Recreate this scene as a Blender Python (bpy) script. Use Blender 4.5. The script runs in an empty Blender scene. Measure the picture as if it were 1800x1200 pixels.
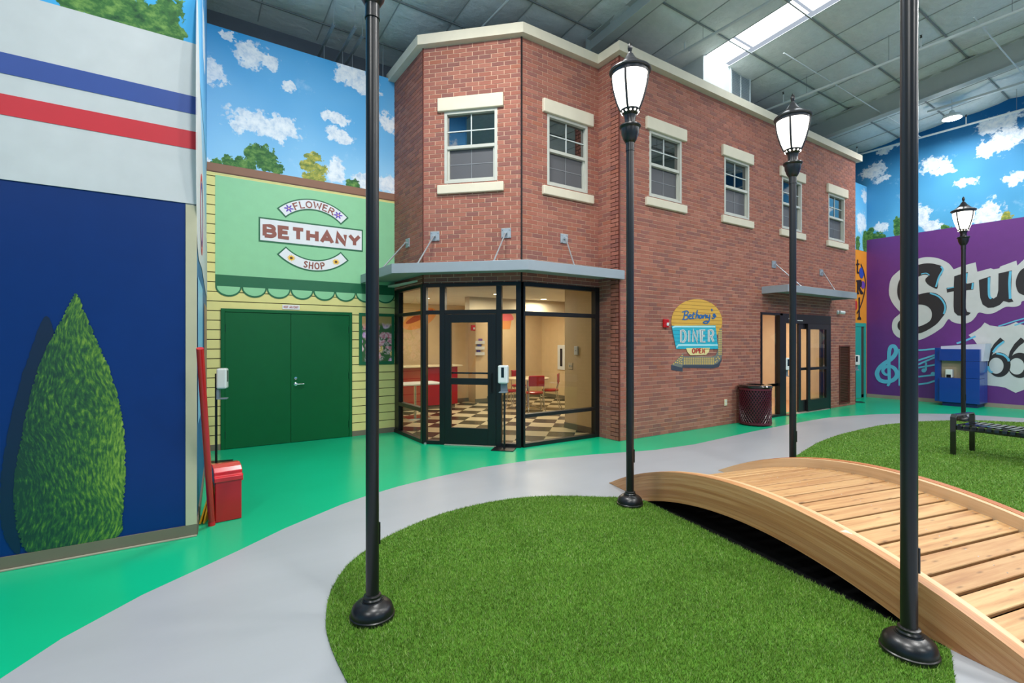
import bpy, bmesh, math, random
import numpy as np
from mathutils import Vector, Matrix, Quaternion
random.seed(7); rng = np.random.default_rng(7)
sc = bpy.context.scene
COL = sc.collection
pi = math.pi

# ------------------------------------------------------------------ camera, light, exposure
F, CX, CY, CAMH = 875.0, 900.0, 601.0, 1.62
_a = math.atan2(1305, 875)
FW = (math.cos(_a), math.sin(_a)); RT = (math.sin(_a), -math.cos(_a))
cam = bpy.data.cameras.new('camera'); camo = bpy.data.objects.new('camera', cam); COL.objects.link(camo)
cam.sensor_width = 36; cam.lens = 36 * F / 1800; cam.shift_y = 1 / 1800; cam.clip_end = 200; cam.clip_start = .05
camo.location = (0, 0, CAMH); camo.rotation_euler = (pi / 2, 0, math.atan2(FW[1], FW[0]) - pi / 2)
sc.camera = camo
w = bpy.data.worlds.new('world'); sc.world = w; w.use_nodes = True
w.node_tree.nodes['Background'].inputs[0].default_value = (.75, .85, 1, 1)
w.node_tree.nodes['Background'].inputs[1].default_value = .6
sc.view_settings.view_transform = 'Standard'; sc.view_settings.look = 'None'
sc.view_settings.gamma = 1; sc.view_settings.use_curve_mapping = False
sc.view_settings.exposure = 0.0
sc.cycles.max_bounces = 8; sc.cycles.diffuse_bounces = 5; sc.cycles.transparent_max_bounces = 16
sc.cycles.sample_clamp_indirect = 6; sc.cycles.use_denoising = True
HALL_W, UP_W, GLOBE_E, SKY_E, DINER_W = 215, 34, 3.6, 9, 30

def area(name, loc, size, watts, color=(1, 1, 1), rot=(0, 0, 0), parent=None, sy=None):
    l = bpy.data.lights.new(name, 'AREA'); l.energy = watts; l.color = color; l.size = size
    if sy: l.shape = 'RECTANGLE'; l.size_y = sy
    o = bpy.data.objects.new(name, l); o.location = loc; o.rotation_euler = rot; COL.objects.link(o)
    if parent: o.parent = parent
    return o

# ------------------------------------------------------------------ pixel -> place helpers (traced paint and positions)
def ray(px, py):
    r = (px - CX) / F
    return (RT[0] * r + FW[0], RT[1] * r + FW[1], -(py - CY) / F)
def fl(px, py, z=0.0):
    d = ray(px, py); t = (z - CAMH) / d[2]; return (d[0] * t, d[1] * t)
def onX(px, py, X):
    d = ray(px, py); t = X / d[0]; return (d[1] * t, CAMH + d[2] * t)
def onY(px, py, Y):
    d = ray(px, py); t = Y / d[1]; return (d[0] * t, CAMH + d[2] * t)
def proj(X, Y, Z):
    f = X * FW[0] + Y * FW[1]
    if f < .05: return (-9e3, -9e3, f)
    return (CX + F * (X * RT[0] + Y * RT[1]) / f, CY - F * (Z - CAMH) / f, f)

# ------------------------------------------------------------------ materials
def lin(c):
    o = []
    for v in c[:3]:
        v /= 255; o.append(v / 12.92 if v <= .04045 else ((v + .055) / 1.055) ** 2.4)
    return (*o, 1)
class NT:
    def __init__(s, name):
        s.m = bpy.data.materials.new(name); s.m.use_nodes = True; s.t = s.m.node_tree; s.p = s.t.nodes['Principled BSDF']
    def n(s, typ, ins=None, **kw):
        nd = s.t.nodes.new(typ)
        for k, v in kw.items(): setattr(nd, k, v)
        for k, v in (ins or {}).items():
            if isinstance(v, bpy.types.NodeSocket): s.t.links.new(v, nd.inputs[k])
            else: nd.inputs[k].default_value = v
        return nd
    def math(s, op, a, b=0.0, c=None, clamp=False):
        i = {0: a, 1: b}
        if c is not None: i[2] = c
        return s.n('ShaderNodeMath', i, operation=op, use_clamp=clamp).outputs[0]
    def mix(s, f, a, b):
        nd = s.t.nodes.new('ShaderNodeMix'); nd.data_type = 'RGBA'
        for k, v in ((0, f), (6, a), (7, b)):
            if isinstance(v, bpy.types.NodeSocket): s.t.links.new(v, nd.inputs[k])
            else: nd.inputs[k].default_value = v
        return nd.outputs[2]
    def coord(s, which='Object'): return s.n('ShaderNodeTexCoord').outputs[which]
    def noise(s, v, scale, detail=3, rough=.5):
        return s.n('ShaderNodeTexNoise', {'Vector': v, 'Scale': scale, 'Detail': detail, 'Roughness': rough}).outputs
    def ramp(s, f, stops, interp='LINEAR'):
        nd = s.n('ShaderNodeValToRGB', {0: f}); cr = nd.color_ramp; cr.interpolation = interp
        while len(cr.elements) < len(stops): cr.elements.new(.5)
        for e, (p, c) in zip(cr.elements, stops): e.position = p; e.color = c
        return nd.outputs[0]
    def out(s, sock, v):
        if isinstance(v, bpy.types.NodeSocket): s.t.links.new(v, s.p.inputs[sock])
        else: s.p.inputs[sock].default_value = v
    def bump(s, h, strength=.2, dist=.01):
        s.out('Normal', s.n('ShaderNodeBump', {'Height': h, 'Strength': strength, 'Distance': dist}).outputs[0])
_M = {}
def mat(name, rgb, rough=.5, metal=0.0, spec=.5, var=.04, scale=6, bump=0.0, bscale=60, coat=0.0):
    if name in _M: return _M[name]
    k = NT(name); c = lin(rgb); co = k.coord()
    nz = k.noise(co, scale, 3)[0]
    k.out('Base Color', k.mix(k.math('MULTIPLY', nz, 1.0), tuple(v * (1 - var * 2) for v in c[:3]) + (1,), tuple(min(1, v * (1 + var * 2)) for v in c[:3]) + (1,)))
    k.out('Roughness', rough); k.out('Metallic', metal); k.out('Specular IOR Level', spec); k.out('Coat Weight', coat)
    if bump: k.bump(k.noise(co, bscale, 3)[0], bump, .005)
    _M[name] = k.m; return k.m
def emis(name, rgb, e):
    k = NT(name); k.out('Base Color', lin(rgb)); k.out('Emission Color', lin(rgb)); k.out('Emission Strength', e)
    return k.m
def glass(name, tint=(235, 240, 235), ior=1.5):
    m = bpy.data.materials.new(name); m.use_nodes = True; t = m.node_tree; t.nodes.clear()
    o = t.nodes.new('ShaderNodeOutputMaterial'); mx = t.nodes.new('ShaderNodeMixShader'); fr = t.nodes.new('ShaderNodeFresnel')
    tr = t.nodes.new('ShaderNodeBsdfTransparent'); gl = t.nodes.new('ShaderNodeBsdfGlossy')
    fr.inputs[0].default_value = ior; tr.inputs[0].default_value = lin(tint); gl.inputs[1].default_value = 0.0
    t.links.new(fr.outputs[0], mx.inputs[0]); t.links.new(tr.outputs[0], mx.inputs[1]); t.links.new(gl.outputs[0], mx.inputs[2])
    t.links.new(mx.outputs[0], o.inputs[0]); return m

def brick_mat():
    k = NT('brick_clay'); co = k.coord()
    r1 = k.n('ShaderNodeNewGeometry').outputs['Random Per Island']; r2 = k.n('ShaderNodeObjectInfo').outputs['Random']
    r = k.math('FRACT', k.math('ADD', r1, r2))
    base = k.ramp(r, [(0, lin((162, 101, 85))), (.3, lin((176, 117, 100))), (.55, lin((152, 98, 87))), (.75, lin((136, 94, 88))), (1, lin((168, 105, 84)))])
    st = k.n('ShaderNodeMapping', {'Vector': co, 'Scale': (14, 14, 60)}).outputs[0]
    nz = k.noise(st, 1.0, 4, .6)[0]
    k.out('Base Color', k.mix(k.math('MULTIPLY', nz, .55), base, lin((130, 76, 64)))); k.out('Roughness', .8); k.out('Specular IOR Level', .25)
    k.bump(nz, .35, .004); return k.m
def wood_mat(name, a, b, c, dark, knots=True, rough=.45, sx=1.6, sy=26, coat=0.0, rv=.25):
    k = NT(name); uv = k.coord('UV'); rnd = k.n('ShaderNodeObjectInfo').outputs['Random']
    off = k.n('ShaderNodeCombineXYZ', {0: k.math('MULTIPLY', rnd, 37), 1: k.math('MULTIPLY', rnd, 53), 2: rnd}).outputs[0]
    v = k.n('ShaderNodeVectorMath', {0: uv, 1: off}, operation='ADD').outputs[0]
    v1 = k.n('ShaderNodeMapping', {'Vector': v, 'Scale': (sx, sy, 1)}).outputs[0]
    nz = k.noise(v1, 1.0, 5, .6)[0]
    v2 = k.n('ShaderNodeMapping', {'Vector': v, 'Scale': (sx * 2, sy * 6, 1)}).outputs[0]
    fine = k.noise(v2, 1.0, 3, .6)[0]
    base = k.ramp(nz, [(.28, lin(c)), (.45, lin(b)), (.6, lin(a)), (.75, lin(b))])
    base = k.mix(k.math('MULTIPLY', fine, .35), base, lin(c))
    base = k.mix(k.math('MULTIPLY', rnd, rv), base, lin(c))
    if knots:
        v3 = k.n('ShaderNodeMapping', {'Vector': v, 'Scale': (2.6, 12, 1)}).outputs[0]
        vo = k.n('ShaderNodeTexVoronoi', {'Vector': v3, 'Scale': 1.0, 'Randomness': 1.0}, voronoi_dimensions='2D').outputs[0]
        base = k.mix(k.math('SUBTRACT', 1, k.math('MULTIPLY', k.math('ADD', vo, k.math('MULTIPLY', nz, .12)), 6), clamp=True), base, lin(dark))
    k.out('Base Color', base); k.out('Roughness', rough); k.out('Coat Weight', coat); k.bump(fine, .15, .002); return k.m

def mural_sky(name, clouds, trees=(), top=(40, 150, 215), low=(120, 195, 240), z0=4.3, z1=6.4, yellow=(), shade_x=None):
    """painted sky: hand placed cloud and tree blobs in wall coordinates (x, z) with ragged noise edges"""
    k = NT(name); co = k.coord()
    sep = k.n('ShaderNodeSeparateXYZ', {0: co}).outputs
    g = k.n('ShaderNodeMapRange', {0: sep[2], 1: z0, 2: z1}).outputs[0]
    big = k.noise(co, .5, 2)[0]
    g = k.math('ADD', g, k.math('MULTIPLY', k.math('SUBTRACT', big, .5), 1.2), clamp=True)
    sky = k.mix(g, lin(low), lin(top))
    n1 = k.noise(co, 3.2, 6, .62); n2 = k.noise(co, 9, 5, .65)
    def field(blobs, warp, nn):
        wv = k.n('ShaderNodeVectorMath', {0: nn[1], 1: (.5, .5, .5)}, operation='SUBTRACT').outputs[0]
        wv = k.n('ShaderNodeVectorMath', {0: wv, 1: (warp, 0, warp)}, operation='MULTIPLY').outputs[0]
        p = k.n('ShaderNodeVectorMath', {0: co, 1: wv}, operation='ADD').outputs[0]
        cur = None
        for (x, z, rx, rz) in blobs:
            q = k.n('ShaderNodeVectorMath', {0: p, 1: (1 / rx, 0, 1 / rz), 2: (-x / rx, 0, -z / rz)}, operation='MULTIPLY_ADD').outputs[0]
            d = k.n('ShaderNodeVectorMath', {0: q}, operation='LENGTH').outputs['Value']
            cur = d if cur is None else k.math('MINIMUM', cur, d)
        return cur
    col = sky
    if clouds:
        d = field(clouds, .62, n1)
        d = k.math('ADD', d, k.math('MULTIPLY', k.math('SUBTRACT', n2[0], .5), 2.0))
        m = k.n('ShaderNodeMapRange', {0: d, 1: 1.12, 2: .78}, interpolation_type='SMOOTHSTEP').outputs[0]
        body = k.ramp(n2[0], [(.3, lin((170, 196, 222))), (.5, lin((225, 232, 240))), (.7, lin((244, 246, 248)))])
        col = k.mix(m, col, body)
        wisp = k.n('ShaderNodeMapRange', {0: k.noise(co, 1.5, 8, .7)[0], 1: .6, 2: .75}).outputs[0]
        col = k.mix(k.math('MULTIPLY', wisp, .5), col, lin((200, 225, 245)))
    for blobs, cols in ((trees, ((28, 70, 48), (62, 112, 58), (120, 160, 82))), (yellow, ((50, 95, 60), (140, 150, 70), (205, 190, 90)))):
        if blobs:
            d = field(blobs, .25, n2)
            d = k.math('ADD', d, k.math('MULTIPLY', k.math('SUBTRACT', n2[0], .5), .9))
            m = k.n('ShaderNodeMapRange', {0: d, 1: 1.03, 2: .97}).outputs[0]
            lf = k.noise(k.n('ShaderNodeMapping', {'Vector': co, 'Scale': (9, 9, 13)}).outputs[0], 1, 4, .7)[0]
            col = k.mix(m, col, k.ramp(lf, [(.3, lin(cols[0])), (.48, lin(cols[1])), (.66, lin(cols[2]))]))
    k.out('Base Color', col); k.out('Roughness', .6); k.out('Specular IOR Level', .25); return k.m

# ------------------------------------------------------------------ mesh helpers
class MB:
    def __init__(s): s.v = []; s.f = []; s.mi = []; s.uv = None
    def add(s, vs, fs, mi=0, M=None):
        b = len(s.v)
        s.v += [tuple(M @ Vector(p)) for p in vs] if M is not None else [tuple(p) for p in vs]
        for q in fs: s.f.append([b + i for i in q]); s.mi.append(mi)
        return s
    def box(s, x0, x1, y0, y1, z0, z1, mi=0, M=None):
        if x0 > x1: x0, x1 = x1, x0
        if y0 > y1: y0, y1 = y1, y0
        if z0 > z1: z0, z1 = z1, z0
        v = [(x0, y0, z0), (x1, y0, z0), (x1, y1, z0), (x0, y1, z0), (x0, y0, z1), (x1, y0, z1), (x1, y1, z1), (x0, y1, z1)]
        return s.add(v, [(3, 2, 1, 0), (4, 5, 6, 7), (0, 1, 5, 4), (1, 2, 6, 5), (2, 3, 7, 6), (3, 0, 4, 7)], mi, M)
    def prism(s, poly, z0, z1, mi=0, M=None):
        a = sum(poly[i][0] * poly[(i + 1) % len(poly)][1] - poly[(i + 1) % len(poly)][0] * poly[i][1] for i in range(len(poly)))
        if a < 0: poly = poly[::-1]
        n = len(poly)
        v = [(x, y, z0) for x, y in poly] + [(x, y, z1) for x, y in poly]
        f = [list(range(n))[::-1], list(range(n, 2 * n))] + [(i, (i + 1) % n, n + (i + 1) % n, n + i) for i in range(n)]
        return s.add(v, f, mi, M)
    def lathe(s, prof, c=(0, 0, 0), n=32, mi=0, M=None, a0=0.0, a1=2 * pi, cap=True):
        full = abs(a1 - a0 - 2 * pi) < 1e-6; m = n if full else n + 1
        v = []
        for r, z in prof:
            for i in range(m):
                a = a0 + (a1 - a0) * i / n; v.append((c[0] + r * math.cos(a), c[1] + r * math.sin(a), c[2] + z))
        f = []
        for j in range(len(prof) - 1):
            for i in range(n):
                i2 = (i + 1) % m; f.append((j * m + i, j * m + i2, (j + 1) * m + i2, (j + 1) * m + i))
        if cap and full:
            if prof[0][0] > 1e-4: f.append(tuple(range(m))[::-1])
            if prof[-1][0] > 1e-4: f.append(tuple((len(prof) - 1) * m + i for i in range(m)))
        return s.add(v, f, mi, M)
    def tube(s, path, r, n=8, mi=0, M=None, closed=False):
        P = [Vector(p) for p in path]; N = len(P); rings = []
        up = Vector((0, 0, 1)); rr = r if isinstance(r, (list, tuple)) else [r] * N
        prev = None
        for i in range(N):
            a = P[(i - 1) % N] if (closed or i > 0) else P[i]; b = P[(i + 1) % N] if (closed or i < N - 1) else P[i]
            t = (b - a).normalized()
            x = prev - t * prev.dot(t) if prev is not None else t.cross(up)
            if x.length < 1e-3: x = t.cross(Vector((1, 0, 0)))
            x.normalize(); prev = x; y = t.cross(x)
            rings.append([P[i] + (x * math.cos(2 * pi * k / n) + y * math.sin(2 * pi * k / n)) * rr[i] for k in range(n)])
        v = [tuple(p) for g in rings for p in g]; f = []
        for j in range(N if closed else N - 1):
            for k in range(n):
                j2 = (j + 1) % N; f.append((j * n + k, j * n + (k + 1) % n, j2 * n + (k + 1) % n, j2 * n + k))
        if not closed: f.append(tuple(range(n))[::-1]); f.append(tuple((N - 1) * n + k for k in range(n)))
        return s.add(v, f, mi, M)
    def mesh(s, name, mats, smooth=None):
        me = bpy.data.meshes.new(name); me.from_pydata(s.v, [], s.f)
        for m in (mats if isinstance(mats, (list, tuple)) else [mats]): me.materials.append(m)
        if any(s.mi): me.polygons.foreach_set('material_index', s.mi)
        if smooth: me.polygons.foreach_set('use_smooth', [True] * len(s.f)); me.set_sharp_from_angle(angle=math.radians(smooth))
        me.update(); return me
    def obj(s, name, mats, parent=None, smooth=None, bevel=0, frame=None, label=None, **pr):
        o = bpy.data.objects.new(name, s.mesh(name, mats, smooth)); COL.objects.link(o)
        if parent: o.parent = parent
        if frame: o.location = frame[0]; o.rotation_euler = (0, 0, frame[1])
        if bevel:
            b = o.modifiers.new('bevel', 'BEVEL'); b.width = bevel; b.segments = 2; b.limit_method = 'ANGLE'
        if label: o['label'] = label
        for k, v in pr.items(): o[k] = v
        return o
def link_mesh(name, me, parent=None, loc=None, rz=0.0, **pr):
    o = bpy.data.objects.new(name, me); COL.objects.link(o)
    if parent: o.parent = parent
    if loc: o.location = loc
    o.rotation_euler = (0, 0, rz)
    for k, v in pr.items(): o[k] = v
    return o
def empty(name, loc=(0, 0, 0), rz=0.0, **pr):
    o = bpy.data.objects.new(name, None); COL.objects.link(o); o.location = loc; o.rotation_euler = (0, 0, rz); o.empty_display_size = .1
    for k, v in pr.items(): o[k] = v
    return o
def thing(name, label, cat, loc=(0, 0, 0), rz=0.0, group=None):
    o = empty(name, loc, rz, label=label, category=cat)
    if group: o['group'] = group
    return o
def copy_tree(o, parent=None):
    c = o.copy(); COL.objects.link(c)
    if parent: c.parent = parent
    for ch in list(o.children): copy_tree(ch, c)
    return c
def box(name, b, m, parent=None, bevel=0, **kw): return MB().box(*b).obj(name, m, parent, bevel=bevel, **kw)
def smooth_poly(pts, n=5, closed=True):
    out = []; N = len(pts)
    rngi = range(N) if closed else range(N - 1)
    for i in rngi:
        p0 = pts[(i - 1) % N] if closed or i > 0 else pts[i]; p1 = pts[i]; p2 = pts[(i + 1) % N]; p3 = pts[(i + 2) % N] if closed or i < N - 2 else p2
        for k in range(n):
            t = k / n
            out.append(tuple(.5 * ((2 * p1[j]) + (-p0[j] + p2[j]) * t + (2 * p0[j] - 5 * p1[j] + 4 * p2[j] - p3[j]) * t * t + (-p0[j] + 3 * p1[j] - 3 * p2[j] + p3[j]) * t ** 3) for j in (0, 1)))
    if not closed: out.append(tuple(pts[-1]))
    return out
def ribbon2d(pts, wd):
    """list of quads (2-D) forming a mitred stroke of width wd (number or list)"""
    n = len(pts); ws = wd if isinstance(wd, (list, tuple)) else [wd] * n; L = []; R = []
    closed = math.dist(pts[0], pts[-1]) < 1e-9
    for i in range(n):
        a = pts[i - 1] if i > 0 else (pts[-2] if closed else pts[i]); b = pts[i + 1] if i < n - 1 else (pts[1] if closed else pts[i])
        dx, dy = b[0] - a[0], b[1] - a[1]; l = math.hypot(dx, dy) or 1
        nx, ny = -dy / l, dx / l; k = 1.0
        if 0 < i < n - 1:
            ex, ey = pts[i][0] - pts[i - 1][0], pts[i][1] - pts[i - 1][1]; el = math.hypot(ex, ey) or 1
            k = 1 / max(.5, abs(nx * (-ey / el) + ny * (ex / el)))
        L.append((pts[i][0] + nx * ws[i] / 2 * k, pts[i][1] + ny * ws[i] / 2 * k)); R.append((pts[i][0] - nx * ws[i] / 2 * k, pts[i][1] - ny * ws[i] / 2 * k))
    return [(L[i], R[i], R[i + 1], L[i + 1]) for i in range(n - 1)]
# wall frames: local x along the wall, local y into the wall, z up; paint sits at negative y
class Paint:
    """flat painted shapes on a wall, in wall coordinates, each a thin film of its own depth layer"""
    def __init__(s, frame, parent=None): s.fr = frame; s.parent = parent
    def polys(s, name, polys, m, layer=1, label=None, th=.0012, parent=None):
        mb = MB(); y1 = -.002 - layer * .0015; y0 = y1 - th
        Mx = Matrix(((1, 0, 0, 0), (0, 0, -1, 0), (0, 1, 0, 0), (0, 0, 0, 1)))   # (x,z)->(x,-y?,z)
        for ip, p in enumerate(polys):
            n = len(p)
            a = sum(p[i][0] * p[(i + 1) % n][1] - p[(i + 1) % n][0] * p[i][1] for i in range(n))
            if a < 0: p = p[::-1]
            yo = y0 - .00003 * ip if n == 4 else y0
            v = [(x, yo, z) for x, z in p] + [(x, y1, z) for x, z in p]
            mb.add(v, [list(range(n)), list(range(n, 2 * n))[::-1]] + [((i + 1) % n, i, n + i, n + (i + 1) % n) for i in range(n)])
        par = parent or s.parent
        o = mb.obj(name, m, par, frame=None if par else s.fr, label=label)
        bm = bmesh.new(); bm.from_mesh(o.data)
        big = [f for f in bm.faces if len(f.verts) > 4]
        if big: bmesh.ops.triangulate(bm, faces=big)
        bm.to_mesh(o.data); bm.free()
        return o
    def strokes(s, name, lines, wd, m, layer=2, **kw):
        q = []
        for l in lines: q += ribbon2d(l, wd)
        return s.polys(name, q, m, layer, **kw)
def ell(cx, cy, rx, ry, n=28, a0=0.0, a1=2 * pi):
    full = abs(a1 - a0 - 2 * pi) < 1e-6
    return [(cx + rx * math.cos(a0 + (a1 - a0) * i / n), cy + ry * math.sin(a0 + (a1 - a0) * i / n)) for i in range(n if full else n + 1)]
def arcp(cx, cy, rx, ry, a0, a1, n=10): return [(cx + rx * math.cos(math.radians(a0 + (a1 - a0) * i / n)), cy + ry * math.sin(math.radians(a0 + (a1 - a0) * i / n))) for i in range(n + 1)]
# stroke alphabet on a unit box (width ~.7, height 1)
GL = {
 'A': ([[(0, 0), (.36, 1), (.72, 0)], [(.15, .32), (.57, .32)]], .72), 'B': ([[(.06, 0), (.06, 1), (.38, 1)] + arcp(.38, .76, .22, .24, 90, -90)[1:] + [(.06, .52)], [(.38, .52)] + arcp(.38, .26, .27, .26, 90, -90)[1:] + [(.06, 0)]], .66),
 'D': ([[(.06, 0), (.06, 1), (.3, 1)] + arcp(.3, .5, .36, .5, 90, -90)[1:] + [(.06, 0)]], .68), 'E': ([[(.58, 1), (.06, 1), (.06, 0), (.6, 0)], [(.06, .52), (.52, .52)]], .6),
 'F': ([[(.58, 1), (.06, 1), (.06, 0)], [(.06, .52), (.48, .52)]], .56), 'H': ([[(.06, 0), (.06, 1)], [(.62, 0), (.62, 1)], [(.06, .5), (.62, .5)]], .68),
 'I': ([[(.06, 0), (.06, 1)]], .12), 'L': ([[(.06, 1), (.06, 0), (.56, 0)]], .56), 'N': ([[(.06, 0), (.06, 1), (.62, 0), (.62, 1)]], .68),
 'O': ([ell(.38, .5, .34, .5, 20) + [(.72, .5)]], .76), 'P': ([[(.06, 0), (.06, 1), (.36, 1)] + arcp(.36, .74, .26, .26, 90, -90)[1:] + [(.06, .48)]], .62),
 'R': ([[(.06, 0), (.06, 1), (.36, 1)] + arcp(.36, .75, .25, .25, 90, -90)[1:] + [(.06, .5)], [(.34, .5), (.66, 0)]], .66),
 'S': ([smooth_poly([(.56, .84), (.32, 1.0), (.08, .78), (.3, .54), (.56, .3), (.34, 0), (.04, .16)], 4, False)], .6),
 'T': ([[(0, 1), (.64, 1)], [(.32, 1), (.32, 0)]], .64), 'W': ([[(0, 1), (.22, 0), (.45, .8), (.68, 0), (.9, 1)]], .9), 'X': ([[(0, 0), (.62, 1)], [(.62, 0), (0, 1)]], .62),
 'Y': ([[(0, 1), (.34, .45), (.68, 1)], [(.34, .45), (.34, 0)]], .68), ' ': ([], .35)}
SER = {'F': [(.06, 0)], 'L': [(.06, 1)], 'W': [(0, 1), (.45, .8), (.9, 1)], 'E': [], 'R': [(.06, 0), (.66, 0)], 'S': [], 'H': [(.06, 0), (.06, 1), (.62, 0), (.62, 1)], 'P': [(.06, 0)], 'O': []}
def text_quads(txt, x0, z0, x1, h, wd, serif=False, arc=None, gap=.16, squash=None):
    """letter strokes between x0 and x1; arc=(cx, cz, r, up) bends the baseline"""
    W = sum(GL[c][1] for c in txt) + gap * (len(txt) - 1); sx = (x1 - x0) / W; q = []; x = 0
    for c in txt:
        ls, gw = GL[c]
        for l in ls + ([[(a - .1, b), (a + .1, b)] for a, b in SER.get(c, [])] if serif else []):
            pts = [(x0 + (x + a) * sx, b * h) for a, b in l]
            if arc:
                mx = x0 + (x + gw / 2) * sx; ang = (mx - (x0 + x1) / 2) / arc[2]; cs, sn = math.cos(ang), math.sin(ang)
                bx = arc[0] + arc[2] * sn; bz = arc[1] + (arc[2] * cs if arc[3] else -arc[2] * cs)
                t = -ang if arc[3] else ang
                pts = [(bx + (a - mx) * math.cos(t) - b * math.sin(t), bz + (a - mx) * math.sin(t) + b * math.cos(t)) for a, b in pts]
            else: pts = [(a, b + z0) for a, b in pts]
            q += ribbon2d(pts, wd)
        x += gw + gap
    return q
def cells(s0, s1, z0, z1, ops):
    xs = sorted({s0, s1, *[min(max(v, s0), s1) for o in ops for v in o[:2]]}); zs = sorted({z0, z1, *[min(max(v, z0), z1) for o in ops for v in o[2:]]})
    out = []
    for a, b in zip(xs, xs[1:]):
        run = None
        for c, d in zip(zs, zs[1:]):
            mx, mz = (a + b) / 2, (c + d) / 2
            if any(o[0] < mx < o[1] and o[2] < mz < o[3] for o in ops):
                if run: out.append((a, b, *run)); run = None
            else: run = (run[0], d) if run else (c, d)
        if run: out.append((a, b, *run))
    return out

# ------------------------------------------------------------------ shared materials
BRICK = brick_mat()
MORTAR = mat('mortar', (222, 188, 162), .9, bump=.3)
CREAM = mat('cream_stone', (212, 203, 182), .75, bump=.12, bscale=90)
BLACK = mat('black_metal', (17, 17, 19), .38, spec=.5)
LAMPB = mat('lamp_black', (20, 20, 22), .33, spec=.6, bump=.04, bscale=200)
GLASS = glass('storefront_glass')
ALU = mat('galvanised_grey', (150, 160, 168), .42, .15)
STEEL = mat('steel_rod', (190, 196, 200), .3, .7)
CHROME = mat('chrome', (215, 215, 215), .15, 1.0)
WHITE = mat('white_plastic', (214, 220, 220), .35)
VINYL = mat('window_vinyl', (186, 186, 176), .5)
KNOBD = mat('dark_sensor', (18, 22, 28), .15)
YEL = mat('siding_yellow', (222, 212, 138), .55)
GRN_D = mat('awning_green', (8, 98, 62), .5)
GRN_L = mat('panel_green', (138, 200, 152), .5)
DOORG = mat('door_green', (0, 90, 44), .36, spec=.35)
WALLC = mat('cream_paint', (214, 190, 148), .6)
TAUPE = mat('baseboard_taupe', (112, 104, 88), .6)
HALLW = mat('hall_wall', (190, 196, 200), .8)
ORANGE = mat('orange_paint', (240, 152, 44), .5)
PURPLE = mat('purple_paint', (100, 46, 124), .45)
PGREY = mat('mural_grey', (196, 200, 200), .5)
PBLK = mat('mural_black', (38, 36, 40), .5)
PBLUE = mat('mural_light_blue', (96, 182, 214), .5)
REDP = mat('red_plastic', (190, 14, 28), .28, coat=.3)
TEAL = mat('teal_paint', (40, 168, 158), .4)
BROWN = mat('brown_paint', (140, 98, 76), .6)

# ================================================================== FLOOR
floor_m = NT('floor_green_epoxy'); co = floor_m.coord()
floor_m.out('Base Color', floor_m.mix(floor_m.noise(co, .8, 3)[0], lin((6, 166, 116)), lin((10, 180, 130))))
floor_m.out('Roughness', .27); floor_m.out('Specular IOR Level', .45)
box('floor', (-9, 17.6, -10, 13, -.2, 0), floor_m.m, kind='structure')
gk = NT('floor_grey_epoxy'); co = gk.coord()
st = gk.n('ShaderNodeMapping', {'Vector': co, 'Rotation': (0, 0, .5), 'Scale': (.5, 2.4, 1)}).outputs[0]
gk.out('Base Color', gk.mix(gk.noise(st, 1, 5, .6)[0], lin((152, 155, 160)), lin((166, 169, 174))))
gk.out('Roughness', .36); gk.out('Specular IOR Level', .4)
edge_px = [(0, 1194), (108, 1123), (250, 1046), (417, 969), (500, 929), (600, 887), (643, 872), (700, 855), (760, 840), (850, 821), (940, 808), (1040, 799), (1150, 791), (1220, 781), (1325, 758), (1385, 746), (1430, 738), (1455, 734), (1500, 730.5), (1540, 728), (1582, 727), (1613, 726.7), (1683, 727.5), (1800, 735)]
path_poly = [fl(*p) for p in edge_px] + [(16.4, -2), (16.4, -9), (-6, -9), (-6, -2.5), (-2.2, .6)]
MB().prism(path_poly, .0005, .003).obj('path', gk.m, kind='structure')
bm_fix = bpy.data.objects['path'].data
def retri(me):
    bm = bmesh.new(); bm.from_mesh(me); bmesh.ops.triangulate(bm, faces=[f for f in bm.faces if len(f.verts) > 4]); bm.to_mesh(me); bm.free()
retri(bm_fix)

# bridge frame
BP0 = Vector((4.105, 4.129)); BD = Vector((-.22, -.9756)).normalized(); BN = Vector((-BD.y, BD.x)); BW = 1.71
def bridge_pt(s, off, z): q = BP0 + BD * s + BN * off; return (q.x, q.y, z)

MB().prism([bridge_pt(.74, -.03, 0)[:2], bridge_pt(3.3, -.03, 0)[:2], bridge_pt(3.3, BW + .03, 0)[:2], bridge_pt(.74, BW + .03, 0)[:2]], .003, .009).obj('bridge_shade_sheet', mat('bridge_shade_black', (7, 8, 9), .9, spec=.1), kind='structure')  # black sheet on the ground stands in for the shade beneath the bridge
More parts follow.
